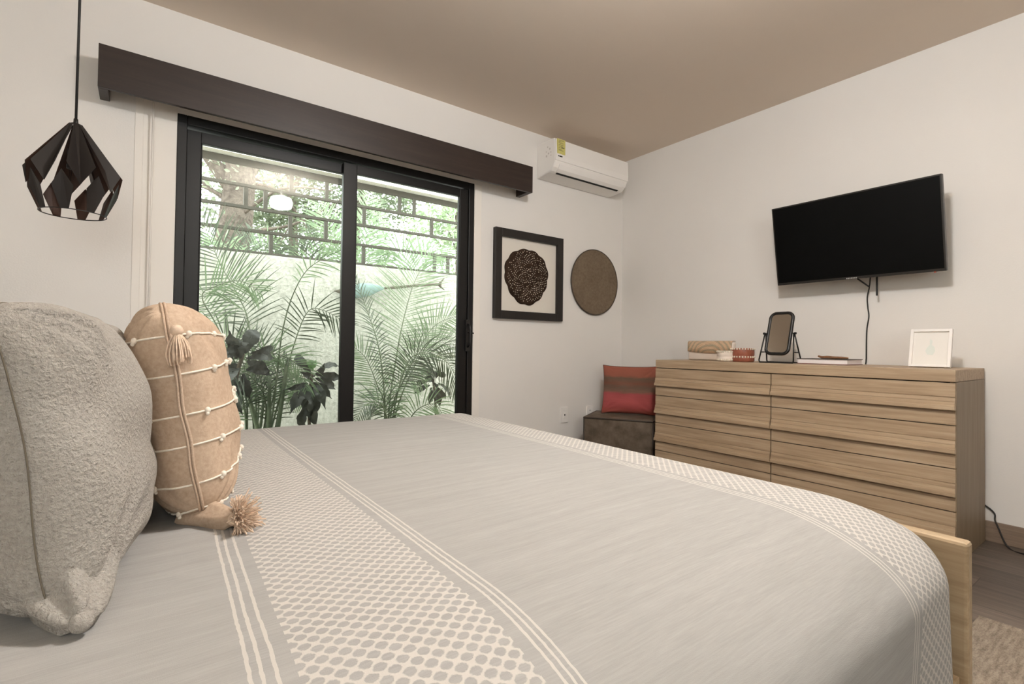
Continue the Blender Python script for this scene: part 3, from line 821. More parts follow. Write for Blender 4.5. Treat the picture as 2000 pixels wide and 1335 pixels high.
for k in range(430):
    rr = 0.182 * math.sqrt((k + 0.5) / 430); a_ = k * 2.39996
    if R_.random() < 0.25: continue
    dt.ball((cx_ + rr * math.cos(a_), WY - 0.0232, cz_ + rr * 1.02 * math.sin(a_)), R_.uniform(0.0022, 0.0042), 0, 5, 3)
dt.build('seed_dots', M['art_dot'], seed)['kind'] = 'stuff'
# bronze disc
dc = Vector((2.925, WY, 1.422)); RD = 0.262
dk = empty('wall_disc', (dc.x, dc.y, dc.z - RD), 'plain round brown metal disc hanging on the wall right of the framed art', 'wall disc')
rot = Matrix.Rotation(PI / 2, 3, 'X')
MB().lathe([(0.0, 0.014), (0.03, 0.0135), (0.06, 0.012), (RD * 0.6, 0.011), (RD * 0.96, 0.013), (RD - 0.003, 0.016), (RD - 0.003, 0.004), (0, 0.004)], dc, 72, mat=rot).build('disc_face', M['disc'], dk)
rm = MB(); rm.tube([dc + rot @ Vector((RD * math.cos(2*PI*k/72), RD * math.sin(2*PI*k/72), 0.013)) for k in range(73)], 0.0045, 8); rm.build('rim', M['disc_rim'], dk)

# ============================================================ OUTLETS
def outlet(x, z, label, kind):
    o = empty('wall_outlet', (x, WY, z - 0.06), label, 'wall outlet', 'wall plates beside the ottoman')
    MB().box((x - 0.037, WY - 0.009, z - 0.06), (x + 0.037, WY, z + 0.06)).build('cover_plate', M['plastic_white'], o, bevel=0.003)
    if kind == 0:
        MB().box((x - 0.014, WY - 0.0115, z - 0.03), (x + 0.014, WY - 0.005, z + 0.03)).build('insert', M['plastic_white'], o, bevel=0.001)
        MB().lathe([(0.0, 0.0125), (0.006, 0.0125), (0.006, 0), (0, 0)], (x, WY, z), 12, mat=rot).build('socket_hole', M['dark_slot'], o)
    else:
        for dz in (-0.02, 0.022):
            s_ = MB()
            for dx_ in (-0.006, 0.006): s_.box((x + dx_ - 0.001, WY - 0.0096, z + dz - 0.005), (x + dx_ + 0.001, WY - 0.0085, z + dz + 0.005))
            s_.build('socket', M['dark_slot'], o)
o1 = at(1101, 809.5, 'Y', WY)
outlet(o1.x, o1.z, 'white wall plate with one round black socket, left of the brown ottoman', 0)
o2 = at(1151, 806, 'Y', WY)
outlet(o2.x, o2.z, 'white wall socket plate half hidden behind the brown ottoman', 1)

# ============================================================ DRESSER
RX, RY0, RY1, RH = 2.747, 0.586, 2.116, 0.82
RB = 3.245
dr = empty('dresser', ((RX + RB) / 2, (RY0 + RY1) / 2, 0), 'long light oak dresser with two columns of slatted drawers under the television', 'dresser')
MB().box((RX, RY0, 0.768), (RB, RY1, RH)).build('top', M['oak_y'], dr, bevel=0.003)
for y0, y1 in ((RY0, RY0 + 0.003), (RY1 - 0.02, RY1)):
    pass
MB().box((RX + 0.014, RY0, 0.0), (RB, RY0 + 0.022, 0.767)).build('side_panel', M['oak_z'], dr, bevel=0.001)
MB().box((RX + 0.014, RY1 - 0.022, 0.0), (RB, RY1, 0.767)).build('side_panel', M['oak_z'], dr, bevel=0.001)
MB().box((RX + 0.022, RY0 + 0.022, 0.03), (RB - 0.01, RY1 - 0.022, 0.766)).build('carcass', M['dark_slot'], dr)
MB().box((RX + 0.006, RY0 + 0.022, 0.0), (RX + 0.022, RY1 - 0.022, 0.042)).build('plinth', M['oak_y'], dr)
YM = 1.354
for (y0, y1) in ((RY0 + 0.0015, YM - 0.003), (YM + 0.003, RY1 - 0.0015)):
    for k in range(4):
        zt = 0.7635 - k * 0.1805; zb = zt - 0.1760
        d_ = MB()
        # upper slat, stepped sloping lip, lower recessed slat (profile in x,z; x negative = towards the room)
        p_up = [(0.022, zt), (0.0, zt), (0.0, zt - 0.058), (0.003, zt - 0.0585), (0.003, zt - 0.0605), (-0.003, zt - 0.061), (-0.005, zt - 0.077), (-0.003, zt - 0.0775), (-0.008, zt - 0.079), (-0.010, zt - 0.098), (0.006, zt - 0.116), (0.006, zt - 0.121), (0.0, zt - 0.122), (0.0, zb), (0.022, zb)]
        d_.prism(p_up, (1, 0, 0), (0, 0, 1), (0, y1 - y0, 0), (RX, y0, 0))
        fo = d_.build('drawer', M['oak_y'], dr)
        lp = MB(); lp.prism([(-0.002, zt - 0.093), (-0.015, zt - 0.0965), (-0.016, zt - 0.1135), (0.004, zt - 0.1135)], (1, 0, 0), (0, 0, 1), (0, y1 - y0 + 0.003, 0), (RX, y0 - 0.0015, 0))
        lp.build('pull_lip', M['oak_y'], fo, bevel=0.001)

# ============================================================ TELEVISION
tvb, tvt = 3.12, 3.04
z0_, z1_ = 1.288, 1.745
ty0, ty1 = 0.697, 1.499
tv = empty('television', (3.2, (ty0 + ty1) / 2, z0_), 'black flat television tilted down on the wall above the dresser', 'television')
tang = math.atan2(tvb - tvt, z1_ - z0_)
TH = math.hypot(tvb - tvt, z1_ - z0_)
tm_ = Matrix.Translation((tvb, 0, z0_)) @ Matrix.Rotation(-tang, 4, 'Y')   # local x = back, z = up the screen
MB().box((0.0, ty0, 0), (0.028, ty1, TH), mat=tm_).box((0.028, ty0 + 0.12, 0.05), (0.055, ty1 - 0.12, TH * 0.7), mat=tm_).build('tv_casing', M['tv_bezel'], tv, bevel=0.003)
MB().box((-0.001, ty0 + 0.008, 0.014), (0.002, ty1 - 0.008, TH - 0.008), mat=tm_).build('screen', M['screen'], tv)
ym_ = (ty0 + ty1) / 2
lg = MB()
for k in range(7): lg.box((-0.0015, at(1654 + k * 3.1, 546, 'X', tvb).y - 0.0028, 0.003), (0.0005, at(1654 + k * 3.1, 546, 'X', tvb).y + 0.0018, 0.009), mat=tm_)
lg.build('logo', M['silver'], tv)
MB().box((-0.001, at(1826, 533, 'X', tvb).y - 0.004, -0.004), (0.008, at(1826, 533, 'X', tvb).y + 0.004, 0.001), mat=tm_).build('indicator', M['red_led'], tv)
mtm = MB()
mtm.box((WX - 0.02, ym_ - 0.12, 1.36), (WX, ym_ + 0.12, 1.62))
mtm.box((3.14, ym_ - 0.02, 1.46), (WX - 0.015, ym_ + 0.02, 1.52))
mtm.box((0.05, ym_ - 0.12, 0.12), (0.064, ym_ + 0.12, 0.34), mat=tm_)
mtm.build('wall_mount', M['black_metal'], tv)
st1 = at(1713, 577, 'X', 3.20); st0 = at(1713, 545, 'X', 3.20)
MB().box((3.195, st1.y - 0.004, st1.z), (3.20, st1.y + 0.004, st0.z + 0.05)).build('release_strap', M['rubber'], tv)
cb_ = MB()
q = [at(1675, 544, 'X', 3.15), at(1685, 551, 'X', 3.18), at(1698, 560, 'X', 3.22)]
cb_.tube(q, 0.0045, 6)
cb_.tube(catmull([at(1700, 540, 'X', 3.20), at(1698, 560, 'X', 3.235), at(1694, 580, 'X', 3.25), at(1695, 600, 'X', 3.252), at(1697, 618, 'X', 3.252), at(1693, 645, 'X', 3.252), at(1692, 699, 'X', 3.252), at(1692, 760, 'X', 3.252), at(1760, 900, 'X', 3.252), at(1922, 985, 'X', 3.252), at(1945, 1020, 'X', 3.235), Vector((3.2, 0.50, 0.006)), Vector((3.15, 0.42, 0.005)), Vector((3.10, 0.2, 0.005)), Vector((3.2, -0.4, 0.005))], 8), 0.0032, 6)
tag(cb_.build('power_cable', M['rubber']), 'thin black cable dropping from the television behind the dresser to the floor', 'cable')

# ============================================================ THINGS ON THE DRESSER
def yx(x, X, y=690): return at(x, y, 'X', X).y
# clutch bag
CXX = 3.02
y1c, y0c = yx(1347, CXX), yx(1434, CXX); hc = 0.128
cl = empty('clutch_bag', (CXX, (y0c + y1c) / 2, RH), 'cream clutch bag with a brown embroidered flap at the left end of the dresser', 'clutch bag')
rbox((CXX - 0.02, y0c, RH + 0.001), (CXX + 0.03, y1c, RH + hc - 0.006), 0.012, 3).build('bag_body', M['cream_leather'], cl)
fl = MB(); P_ = []
for i in range(25):
    t = i / 24; y_ = y0c + 0.002 + (y1c - y0c - 0.004) * t
    lowz = RH + 0.058 - 0.010 * math.sin(PI * t)
    P_.append([Vector((CXX + 0.02, y_, RH + hc)), Vector((CXX - 0.012, y_, RH + hc + 0.001)), Vector((CXX - 0.024, y_, RH + hc - 0.008)), Vector((CXX - 0.0275, y_, RH + hc - 0.04)), Vector((CXX - 0.0275, y_, lowz))])
fl.grid(P_); flo = fl.build('flap', M['flap'], cl, origin=None)
sd = flo.modifiers.new('solidify', 'SOLIDIFY'); sd.thickness = 0.003
# white beaded trinket box and coral one
def beaded(name, x0, x1, X, h_, ybot, label, m_main, m_beads, layers, cat, grp=None):
    ya, yb = yx(x1, X), yx(x0, X); r_ = (yb - ya) / 2; c_ = Vector((X, (ya + yb) / 2, RH))
    o = empty(name, c_, label, cat, grp)
    pr = [(r_ * 0.92, 0.0005), (r_, 0.006), (r_, h_ * 0.42), (r_ * 0.97, h_ * 0.45), (r_ * 1.0, h_ * 0.5), (r_ * 1.0, h_ * 0.94), (r_ * 0.95, h_), (0, h_)]
    MB().lathe([(0, 0.0005)] + pr, c_, 36).build('body', m_main, o)
    for z_ in layers:
        mb = MB(); nb = 26
        for k in range(nb):
            a_ = 2 * PI * k / nb
            mb.ball((c_.x + r_ * 1.02 * math.cos(a_), c_.y + r_ * 1.02 * math.sin(a_), RH + h_ * z_), 0.0048, 0, 6, 4, (1, 1, 1.3))
        mb.build('bead_row', m_beads, o)
    return o
bw = beaded('trinket_box', 1403, 1434, 2.905, 0.066, 702, 'small round ivory beaded trinket box in front of the clutch bag', M['cream_leather'], M['bead_white'], (0.16, 0.92), 'trinket box', 'round trinket boxes on the dresser')
bo = beaded('trinket_box', 1431, 1471, 2.945, 0.083, 704, 'round coral trinket box with white bead rows between clutch bag and mirror', M['orange_bead'], M['bead_white'], (0.36, 0.93), 'trinket box', 'round trinket boxes on the dresser')
c_ = worigin(bo)
MB().lathe([(0.061, 0.052), (0.0625, 0.052), (0.0625, 0.072), (0.061, 0.072)], c_, 36).build('tan_band', M['orange_soft'], bo)

# table mirror
MX = 2.93
mc0 = at(1520, 690, 'X', MX)
mir = empty('table_mirror', (MX, mc0.y, RH), 'small black metal table mirror on a tilting stand on the dresser', 'mirror')
yl, yr = yx(1490, MX, 700), yx(1557, MX, 700)          # left (large y), right
pl_y, pr_y = yx(1495, MX, 650), yx(1551, MX, 650); pz = at(1523, 650, 'X', MX).z - 0.002
sd_ = MB(); r_ = 0.0040
zf = RH + r_
for yb_, yp in ((yl, pl_y), (yr, pr_y)):
    for dx_ in (-0.045, 0.045):
        sd_.tube([(MX + dx_, yb_, zf + 0.012), (MX + dx_ * 0.1, yp, pz)], r_, 8)
    sd_.tube([(MX - 0.026, yb_ + (yp - yb_) * .4, RH + 0.062), (MX + 0.026, yb_ + (yp - yb_) * .4, RH + 0.062)], r_ * .8, 6)
for dx_ in (-0.045, 0.045):
    sd_.tube(catmull([(MX + dx_, yl, zf + 0.012), (MX + dx_, yl + (yr - yl) * .02, zf + 0.002), (MX + dx_, yl + (yr - yl) * .1, zf), (MX + dx_, yl + (yr - yl) * .9, zf), (MX + dx_, yl + (yr - yl) * .98, zf + 0.002), (MX + dx_, yr, zf + 0.012)], 5), r_, 8)
sd_.build('stand', M['black_metal'], mir)
for yp, s_ in ((pl_y, 1), (pr_y, -1)):
    kn = MB()
    kn.tube([(MX, yp - s_ * 0.022, pz), (MX, yp + s_ * 0.004, pz)], 0.003, 8); kn.tube([(MX, yp + s_ * 0.002, pz), (MX, yp + s_ * 0.012, pz)], 0.0065, 10)
    kn.build('pivot_knob', M['black_metal'], mir)
mh, mw = 0.245, abs(pl_y - pr_y) - 0.035
mt_ = math.radians(-17)
mm = Matrix.Translation((MX, (pl_y + pr_y) / 2, pz)) @ Matrix.Rotation(mt_ * -1, 4, 'Y')
def rr_pts(w_, h_, R_, n=7):
    out = []
    for cx2, cy2, a0 in ((w_/2-R_, h_/2-R_, 0), (-w_/2+R_, h_/2-R_, PI/2), (-w_/2+R_, -h_/2+R_, PI), (w_/2-R_, -h_/2+R_, 1.5*PI)):
        for k in range(n + 1):
            a_ = a0 + PI / 2 * k / n; out.append((cx2 + R_ * math.cos(a_), cy2 + R_ * math.sin(a_)))
    return out
rp = rr_pts(mw, mh, 0.032)
g = MB(); g.prism([(p[0], p[1]) for p in rp], mm.to_3x3() @ Vector((0, 1, 0)), mm.to_3x3() @ Vector((0, 0, 1)), mm.to_3x3() @ Vector((0.004, 0, 0)), mm @ Vector((-0.002, 0, 0)))
g.build('mirror_glass', M['mirror'], mir)
g = MB(); pts = [mm @ Vector((0, p[0], p[1])) for p in rp]; g.tube(pts + [pts[0], pts[1]], 0.0092, 10); g.build('mirror_frame', M['black_metal'], mir)

# book and carved piece on it
by0, by1 = yx(1697, 3.07, 703), 0
BXf = 2.93
ya, yb = at(1656, 709, 'X', BXf).y, at(1556, 707, 'X', BXf).y
bk = empty('book', (BXf + 0.08, (ya + yb) / 2, RH), 'thick white-paged book with a dark cover lying flat on the dresser', 'book')
bd = 0.20
MB().box((BXf, ya, RH + 0.001), (BXf + bd, yb, RH + 0.004)).build('back_cover', M['book_base'], bk)
MB().box((BXf + 0.004, ya + 0.004, RH + 0.004), (BXf + bd - 0.004, yb - 0.003, RH + 0.027)).build('pages', M['paper_white'], bk)
MB().box((BXf, ya, RH + 0.027), (BXf + bd, yb, RH + 0.030)).build('front_cover', M['book_cover'], bk)
cbm = MB(); z_ = RH + 0.030
y_a, y_b = at(1657, 697, 'X', BXf + .06).y, at(1598, 697, 'X', BXf + .06).y
pts = catmull([(BXf + .06, y_b, z_ + .014), (BXf + .058, y_b - .02, z_ + .008), (BXf + .055, y_b - .05, z_ + .009), (BXf + .06, (y_a + y_b) / 2, z_ + .007), (BXf + .06, y_a + .03, z_ + .007), (BXf + .06, y_a, z_ + .006)], 5)
cbm.tube(pts, [0.003 + 0.0045 * math.sin(PI * min(1, (i + 1) / len(pts) * 1.0)) ** 0.5 for i in range(len(pts))], 8)
cbm.tube([p + Vector((0.012, 0, -0.001)) for p in pts[4:-3]], 0.004, 6)
tag(cbm.build('carved_figure', M['horn']), 'small carved brown wooden piece lying on top of the book', 'ornament')

# white photo frame
PX = 3.0
pl1, pr1 = at(1775, 711, 'X', PX), at(1857, 713.5, 'X', PX)
pw = pl1.y - pr1.y; ph = 0.185
pfm = Matrix.Translation((PX, (pl1.y + pr1.y) / 2, RH + 0.0015)) @ Matrix.Rotation(math.radians(14), 4, 'Y')
pf = empty('photo_frame', (PX, (pl1.y + pr1.y) / 2, RH), 'white photo frame with a pale green print at the right end of the dresser', 'photo frame')
f = MB(); bw_ = 0.012
for (y0, z0), (y1, z1) in (((-pw/2, 0), (-pw/2+bw_, ph)), ((pw/2-bw_, 0), (pw/2, ph)), ((-pw/2+bw_, 0), (pw/2-bw_, bw_)), ((-pw/2+bw_, ph-bw_), (pw/2-bw_, ph))):
    f.box((-0.012, y0, z0), (0.006, y1, z1), mat=pfm)
f.build('frame', M['white_lacquer'], pf, bevel=0.001)
pr_o = MB().box((-0.002, -pw/2+bw_, bw_), (0.004, pw/2-bw_, ph-bw_), mat=pfm).build('print', M['pale_print'], pf)
ik = MB(); ik.prism([(-0.012, 0.062), (0.010, 0.06), (0.018, 0.078), (0.015, 0.098), (0.004, 0.110), (0.006, 0.128), (-0.002, 0.140), (-0.005, 0.125), (-0.003, 0.110), (-0.013, 0.096), (-0.019, 0.078)], pfm.to_3x3() @ Vector((0, -1, 0)), pfm.to_3x3() @ Vector((0, 0, 1)), pfm.to_3x3() @ Vector((0.0006, 0, 0)), pfm @ Vector((-0.0026, 0, 0)))
ik.build('printed_plant', M['pale_green_ink'], pr_o)
MB().box((0.006, -0.02, 0.0), (0.009, 0.02, 0.12), mat=Matrix.Translation((PX + 0.055, (pl1.y + pr1.y) / 2, RH + 0.002)) @ Matrix.Rotation(math.radians(-16), 4, 'Y')).build('easel_leg', M['white_lacquer'], pf)

# ============================================================ OTTOMAN + KILIM CUSHION
SZ = 0.40
FL = at(1140, 812, 'Z', SZ); FR = at(1276, 821, 'Z', SZ)
ax_ = (FR - FL); ax_.z = 0; LW = ax_.length; ax_ /= LW
dp = Vector((-ax_.y, ax_.x, 0))
if dp.x < 0: dp = -dp
DP = 0.40
ot = empty('ottoman', FL + ax_ * LW / 2 + dp * DP / 2 - Vector((0, 0, SZ)), 'square brown leather ottoman with piped edges in the corner beside the dresser', 'ottoman')
om = Matrix((ax_, dp, Vector((0, 0, 1)))).transposed().to_4x4(); om.translation = Vector((FL.x, FL.y, 0))
tmp = rbox((0, 0, 0.0), (LW, DP, SZ - 0.004), 0.014, 3); tmp.v = [om @ Vector(p) for p in tmp.v]
tmp.build('body', M['leather'], ot)
pp_ = MB()
for z_ in (SZ - 0.010, 0.012):
    ps = [om @ Vector((x, y, z_)) for x, y in ((0.006, 0.0), (LW - 0.006, 0.0), (LW, 0.006), (LW, DP - 0.006), (LW - 0.006, DP), (0.006, DP), (0, DP - 0.006), (0, 0.006), (0.006, 0))]
    pp_.tube(ps, 0.006, 8)
for x, y in ((0.002, 0.002), (LW - 0.002, 0.002), (LW - 0.002, DP - 0.002), (0.002, DP - 0.002)):
    pp_.tube([om @ Vector((x, y, 0.01)), om @ Vector((x, y, SZ - 0.01))], 0.005, 8)
pp_.build('piping', M['leather_dark'], ot)
kt = math.radians(9)
kw = 0.42; kh = 0.36
kbase = om @ Vector((LW * 0.5 + 0.045, 0.235, SZ + 0.0))
kH = Vector((dp.x * math.sin(kt), dp.y * math.sin(kt), math.cos(kt))); kN = -Vector((dp.x * math.cos(kt), dp.y * math.cos(kt), -math.sin(kt)))
kc = kbase + kH * (kh / 2 + 0.003)
kfn = pillow_fn(kw, kh, 0.12, kc, ax_, kH, kN, pinch=0.045, ex=2.4, q=0.5, wr=0.010, seed=21, rcor=-0.02)
kcu = empty('kilim_cushion', (kbase.x, kbase.y, SZ), 'red and brown striped woven cushion standing on the leather ottoman', 'cushion')
pillow_mesh(kfn, 40).build('cushion_cover', M['kilim'], kcu, merge=True)
sm = MB(); sm.tube(rim(kfn), 0.003, 6); sm.build('seam', M['leather_dark'], kcu)

# rug
rg = MB(); rg.box((1.33, -1.9, 0.0), (2.285, 0.43, 0.010)); tag(rg.build('rug', M['rug'], bevel=0.003), 'beige woven rug on the wood-look floor between bed and dresser', 'rug')

# ============================================================ OUTDOORS
GY = 4.2
struct(boxobj('floor_garden', (-6, WY + T, -0.12), (9, 14, -0.02), M['soil']))
struct(boxobj('wall_garden', (-3.5, GY, -0.05), (6.5, GY + 0.15, 1.575), M['garden_wall'], bevel=0.004))
struct(boxobj('wall_house', (-3.5, WY + T, CZ + 0.0), (6.5, WY + T + 0.02, CZ + 0.3), M['fascia']))
fz = struct(MB().box((-3.5, GY - 0.03, 2.298), (6.5, GY + 0.18, 2.62)).build('trim_3', M['fascia']))
gr = empty('security_grille', (1.3, GY + 0.07, 1.575), 'dark metal grille of staggered bars on top of the garden wall', 'grille')
RZ = [2.272, 2.097, 1.932, 1.760, 1.592]
for k, z_ in enumerate(RZ):
    t_ = 0.024 if k == 0 else 0.011
    MB().box((-3.5, GY + 0.055, z_ - t_), (6.5, GY + 0.085, z_ + t_)).build('rail', M['grille'], gr, bevel=0.001)
BARS = {0: (567.4, 637, 779.7, 808.4), 1: (479, 517.5, 711, 843), 2: (567, 636.6), 3: (530, 711, 850, 876)}
for k, xs in BARS.items():
    zc = (RZ[k] + RZ[k + 1]) / 2
    for x_ in xs:
        X_ = at(x_, 430, 'Y', GY + 0.07).x
        MB().box((X_ - 0.014, GY + 0.058, RZ[k + 1] + 0.01), (X_ + 0.014, GY + 0.082, RZ[k] - 0.01)).build('bar', M['grille'], gr)
# metal fish on the garden wall
FY = GY - 0.045
fs = empty('metal_fish', (1.75, GY, 1.30), 'long thin metal fish with a blue head hung on the garden wall', 'wall sculpture')
def fpt(x, y): return at(x, y, 'Y', FY)
def fishbody(pts, rs, name, mt):
    mb = MB(); cs = [fpt(*p) for p in pts]; n = len(cs); rows = []
    for i, c_ in enumerate(cs):
        rows.append([c_ + Vector((0, 0.35 * rs[i] * math.sin(2*PI*k/14), rs[i] * math.cos(2*PI*k/14))) for k in range(15)])
    mb.grid(rows); return mb.build(name, mt, fs)
fishbody([(652, 568), (664, 568.5), (676, 569)], [0.002, 0.018, 0.040], 'snout', M['fish_brown'])
fishbody([(676, 569), (690, 569), (705, 567), (722, 565), (738, 563), (751, 562.5)], [0.040, 0.052, 0.062, 0.055, 0.030, 0.008], 'head', M['fish_blue'])
fishbody([(749, 562.5), (775, 561), (805, 558), (835, 556), (858, 555), (862, 555)], [0.009, 0.012, 0.012, 0.011, 0.013, 0.012], 'body', M['fish_brown'])
tl = MB()
for tip, mid in (((868, 543), (861, 551)), ((868, 566), (861, 560))):
    cs = catmull([fpt(858, 555.5), fpt(*mid), fpt(*tip)], 5)
    tl.tube(cs, [0.014 * (1 - i / len(cs)) + 0.002 for i in range(len(cs))], 8)
tl.build('tail', M['fish_brown'], fs)
for q_ in ((700, 565), (840, 556)): MB().tube([fpt(*q_), fpt(*q_) + Vector((0, 0.045, 0))], 0.004).build('wall_pin', M['black_metal'], fs)

# ---- palms
def frond_mesh(pts, start, L, dens, roll=0.0, wl=0.0085, droop=0.25, seed=0, stemr=0.008, ang=50):
    R_ = random.Random(seed); mb = MB(); C_ = catmull(pts, 10); n = len(C_)
    ln = [0]
    for i in range(1, n): ln.append(ln[-1] + (C_[i] - C_[i-1]).length)
    tot = ln[-1]
    mb.tube(C_, [stemr * (1 - 0.8 * l_ / tot) for l_ in ln], 6, 1)
    cnt = max(6, int((1 - start) * tot * dens * 0.72))
    def samp(l_):
        for i in range(1, n):
            if ln[i] >= l_:
                t = (l_ - ln[i-1]) / max(1e-9, ln[i] - ln[i-1]); return C_[i-1].lerp(C_[i], t), (C_[i] - C_[i-1]).normalized()
        return C_[-1], (C_[-1] - C_[-2]).normalized()
    view = (CAM - C_[n // 2]).normalized()
    for k in range(cnt):
        t = k / (cnt - 1); p, tg = samp(tot * (start + (1 - start) * t))
        nr = Matrix.Rotation(roll, 3, tg) @ view; nr = (nr - tg * nr.dot(tg)).normalized(); sdv = tg.cross(nr)
        ll = L * (0.55 + 0.45 * math.sin(PI * min(1, 0.15 + 0.85 * t))) * R_.uniform(0.88, 1.08) * (1 if t < 0.85 else 1 - (t - 0.85) * 2.5)
        aa = math.radians(ang + 22 * (1 - t) - 14 * t + R_.uniform(-5, 5))
        for sgn in (1, -1):
            d0 = (sdv * sgn * math.sin(aa) + tg * math.cos(aa) + nr * R_.uniform(-0.15, 0.25)).normalized()
            q = []; cur = Vector(p); dd = d0.copy(); segs = 5
            for s_ in range(segs + 1):
                q.append(cur.copy()); dd = (dd + Vector((0, 0, -droop * (s_ + 1) / segs * 0.45))).normalized(); cur = cur + dd * (ll / segs)
            wdir = (q[-1] - q[0]).cross(nr).normalized(); wd = [0.35, 1, 1, 0.8, 0.5, 0.04]
            rows = []
            for s_, c_ in enumerate(q):
                w2 = wl * wd[s_] / 2
                rows.append([c_ - wdir * w2 + nr * w2 * 0.25, c_ - nr * 0.0, c_ + wdir * w2 + nr * w2 * 0.25])
            mb.grid(rows, 0)
    return mb
def palm(name_label, fronds, Y, mats, base=None, group=None):
    b0 = at(fronds[0][0][0][0], fronds[0][0][0][1], 'Y', Y); b0.z = -0.02
    o = empty('areca_palm', b0, name_label, 'palm', 'palms in the garden beyond the sliding door')
    for k, fr_ in enumerate(fronds):
        pts, start, L, dens, roll, yo = fr_[:6]; kw_ = fr_[6] if len(fr_) > 6 else {}
        n = len(pts)
        P3 = [at(p[0], p[1], 'Y', Y + yo * (i / (n - 1))) for i, p in enumerate(pts)]
        first = P3[0]
        P3 = [Vector((b0.x + (first.x - b0.x) * 0.35, Y, -0.02))] + P3
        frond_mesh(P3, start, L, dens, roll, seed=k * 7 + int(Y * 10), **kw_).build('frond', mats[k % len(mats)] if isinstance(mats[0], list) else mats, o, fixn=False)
    return o
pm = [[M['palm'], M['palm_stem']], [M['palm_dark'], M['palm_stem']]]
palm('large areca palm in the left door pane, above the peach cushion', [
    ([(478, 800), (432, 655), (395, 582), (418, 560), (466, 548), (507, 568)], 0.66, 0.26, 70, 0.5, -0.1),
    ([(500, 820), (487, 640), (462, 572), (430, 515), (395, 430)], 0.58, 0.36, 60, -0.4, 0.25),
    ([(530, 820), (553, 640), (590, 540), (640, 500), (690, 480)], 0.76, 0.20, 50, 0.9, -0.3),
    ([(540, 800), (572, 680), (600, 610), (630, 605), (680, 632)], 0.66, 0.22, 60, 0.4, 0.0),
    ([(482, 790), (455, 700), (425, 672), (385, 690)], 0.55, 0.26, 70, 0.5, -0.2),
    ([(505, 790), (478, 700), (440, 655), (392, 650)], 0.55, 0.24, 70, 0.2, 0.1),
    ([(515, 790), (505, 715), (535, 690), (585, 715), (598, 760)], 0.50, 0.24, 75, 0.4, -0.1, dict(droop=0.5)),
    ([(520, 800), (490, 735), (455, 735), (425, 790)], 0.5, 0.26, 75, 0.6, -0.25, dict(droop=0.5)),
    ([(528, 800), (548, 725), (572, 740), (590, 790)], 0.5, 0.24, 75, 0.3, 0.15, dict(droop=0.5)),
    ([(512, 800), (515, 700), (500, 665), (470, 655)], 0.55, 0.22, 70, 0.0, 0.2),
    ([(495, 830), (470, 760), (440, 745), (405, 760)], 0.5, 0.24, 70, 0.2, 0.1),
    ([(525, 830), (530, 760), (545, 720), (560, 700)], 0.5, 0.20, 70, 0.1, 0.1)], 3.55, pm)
# thick stems at the base of the left palm
lp_ = [o for o in COL.objects if o.name == 'areca_palm'][0]
for (xa, ya_, xb, yb_) in ((503, 850, 478, 745), (536, 850, 562, 700), (520, 850, 527, 735)):
    A_, B_ = at(xa, ya_, 'Y', 3.5), at(xb, yb_, 'Y', 3.5)
    A_ = A_ + (A_ - B_) * ((A_.z + 0.02) / max(0.01, (B_.z - A_.z)))
    MB().tube(catmull([A_, A_.lerp(B_, 0.5) + Vector((0.01, 0, 0)), B_], 6), [0.022 - 0.012 * i / 12 for i in range(13)], 10).build('stalk', M['palm_stem'], lp_)
palm('areca palm in the right door pane beneath the metal fish', [
    ([(760, 800), (772, 710), (788, 625), (812, 545), (845, 500)], 0.50, 0.42, 62, 0.0, 0.25, dict(wl=0.007, droop=0.15)),
    ([(752, 790), (742, 690), (722, 620), (694, 545)], 0.50, 0.17, 60, 0.9, 0.1),
    ([(765, 800), (795, 730), (845, 640), (905, 612)], 0.48, 0.26, 75, 0.2, 0.0),
    ([(770, 800), (798, 705), (840, 690), (880, 715), (902, 770)], 0.42, 0.28, 75, 0.4, -0.2, dict(droop=0.6)),
    ([(750, 790), (738, 755), (715, 700), (685, 672)], 0.4, 0.24, 75, 0.2, 0.1),
    ([(775, 800), (825, 690), (870, 668), (915, 690)], 0.48, 0.24, 75, 0.3, 0.15, dict(droop=0.1)),
    ([(790, 840), (815, 800), (850, 790), (875, 830)], 0.4, 0.24, 75, 0.4, -0.25, dict(droop=0.5)),
    ([(760, 840), (745, 790), (715, 790), (690, 830)], 0.4, 0.22, 75, 0.4, -0.15, dict(droop=0.5)),
    ([(750, 830), (762, 770), (790, 740), (830, 745)], 0.4, 0.22, 75, 0.2, 0.1)], 3.62, pm)
palm('feathery palm rising behind the garden wall left of the door post', [
    ([(450, 560), (445, 490), (430, 470), (390, 470)], 0.3, 0.34, 42, 0.2, 0.3, dict(wl=0.016)),
    ([(480, 560), (480, 490), (486, 465), (492, 450)], 0.4, 0.32, 42, 0.2, 0.3, dict(wl=0.016)),
    ([(490, 560), (510, 500), (535, 480), (565, 500)], 0.3, 0.32, 42, 0.2, 0.3, dict(wl=0.016)),
    ([(600, 570), (585, 500), (565, 480), (535, 490)], 0.35, 0.32, 42, 0.2, 0.1, dict(wl=0.016)),
    ([(605, 570), (620, 500), (640, 480), (670, 480)], 0.35, 0.32, 42, 0.2, 0.1, dict(wl=0.016)),
    ([(600, 570), (603, 500), (600, 470), (606, 450)], 0.35, 0.30, 42, 0.2, 0.1, dict(wl=0.016))], 5.2, [[M['palm'], M['palm_stem']], [M['palm_dark'], M['palm_stem']]])
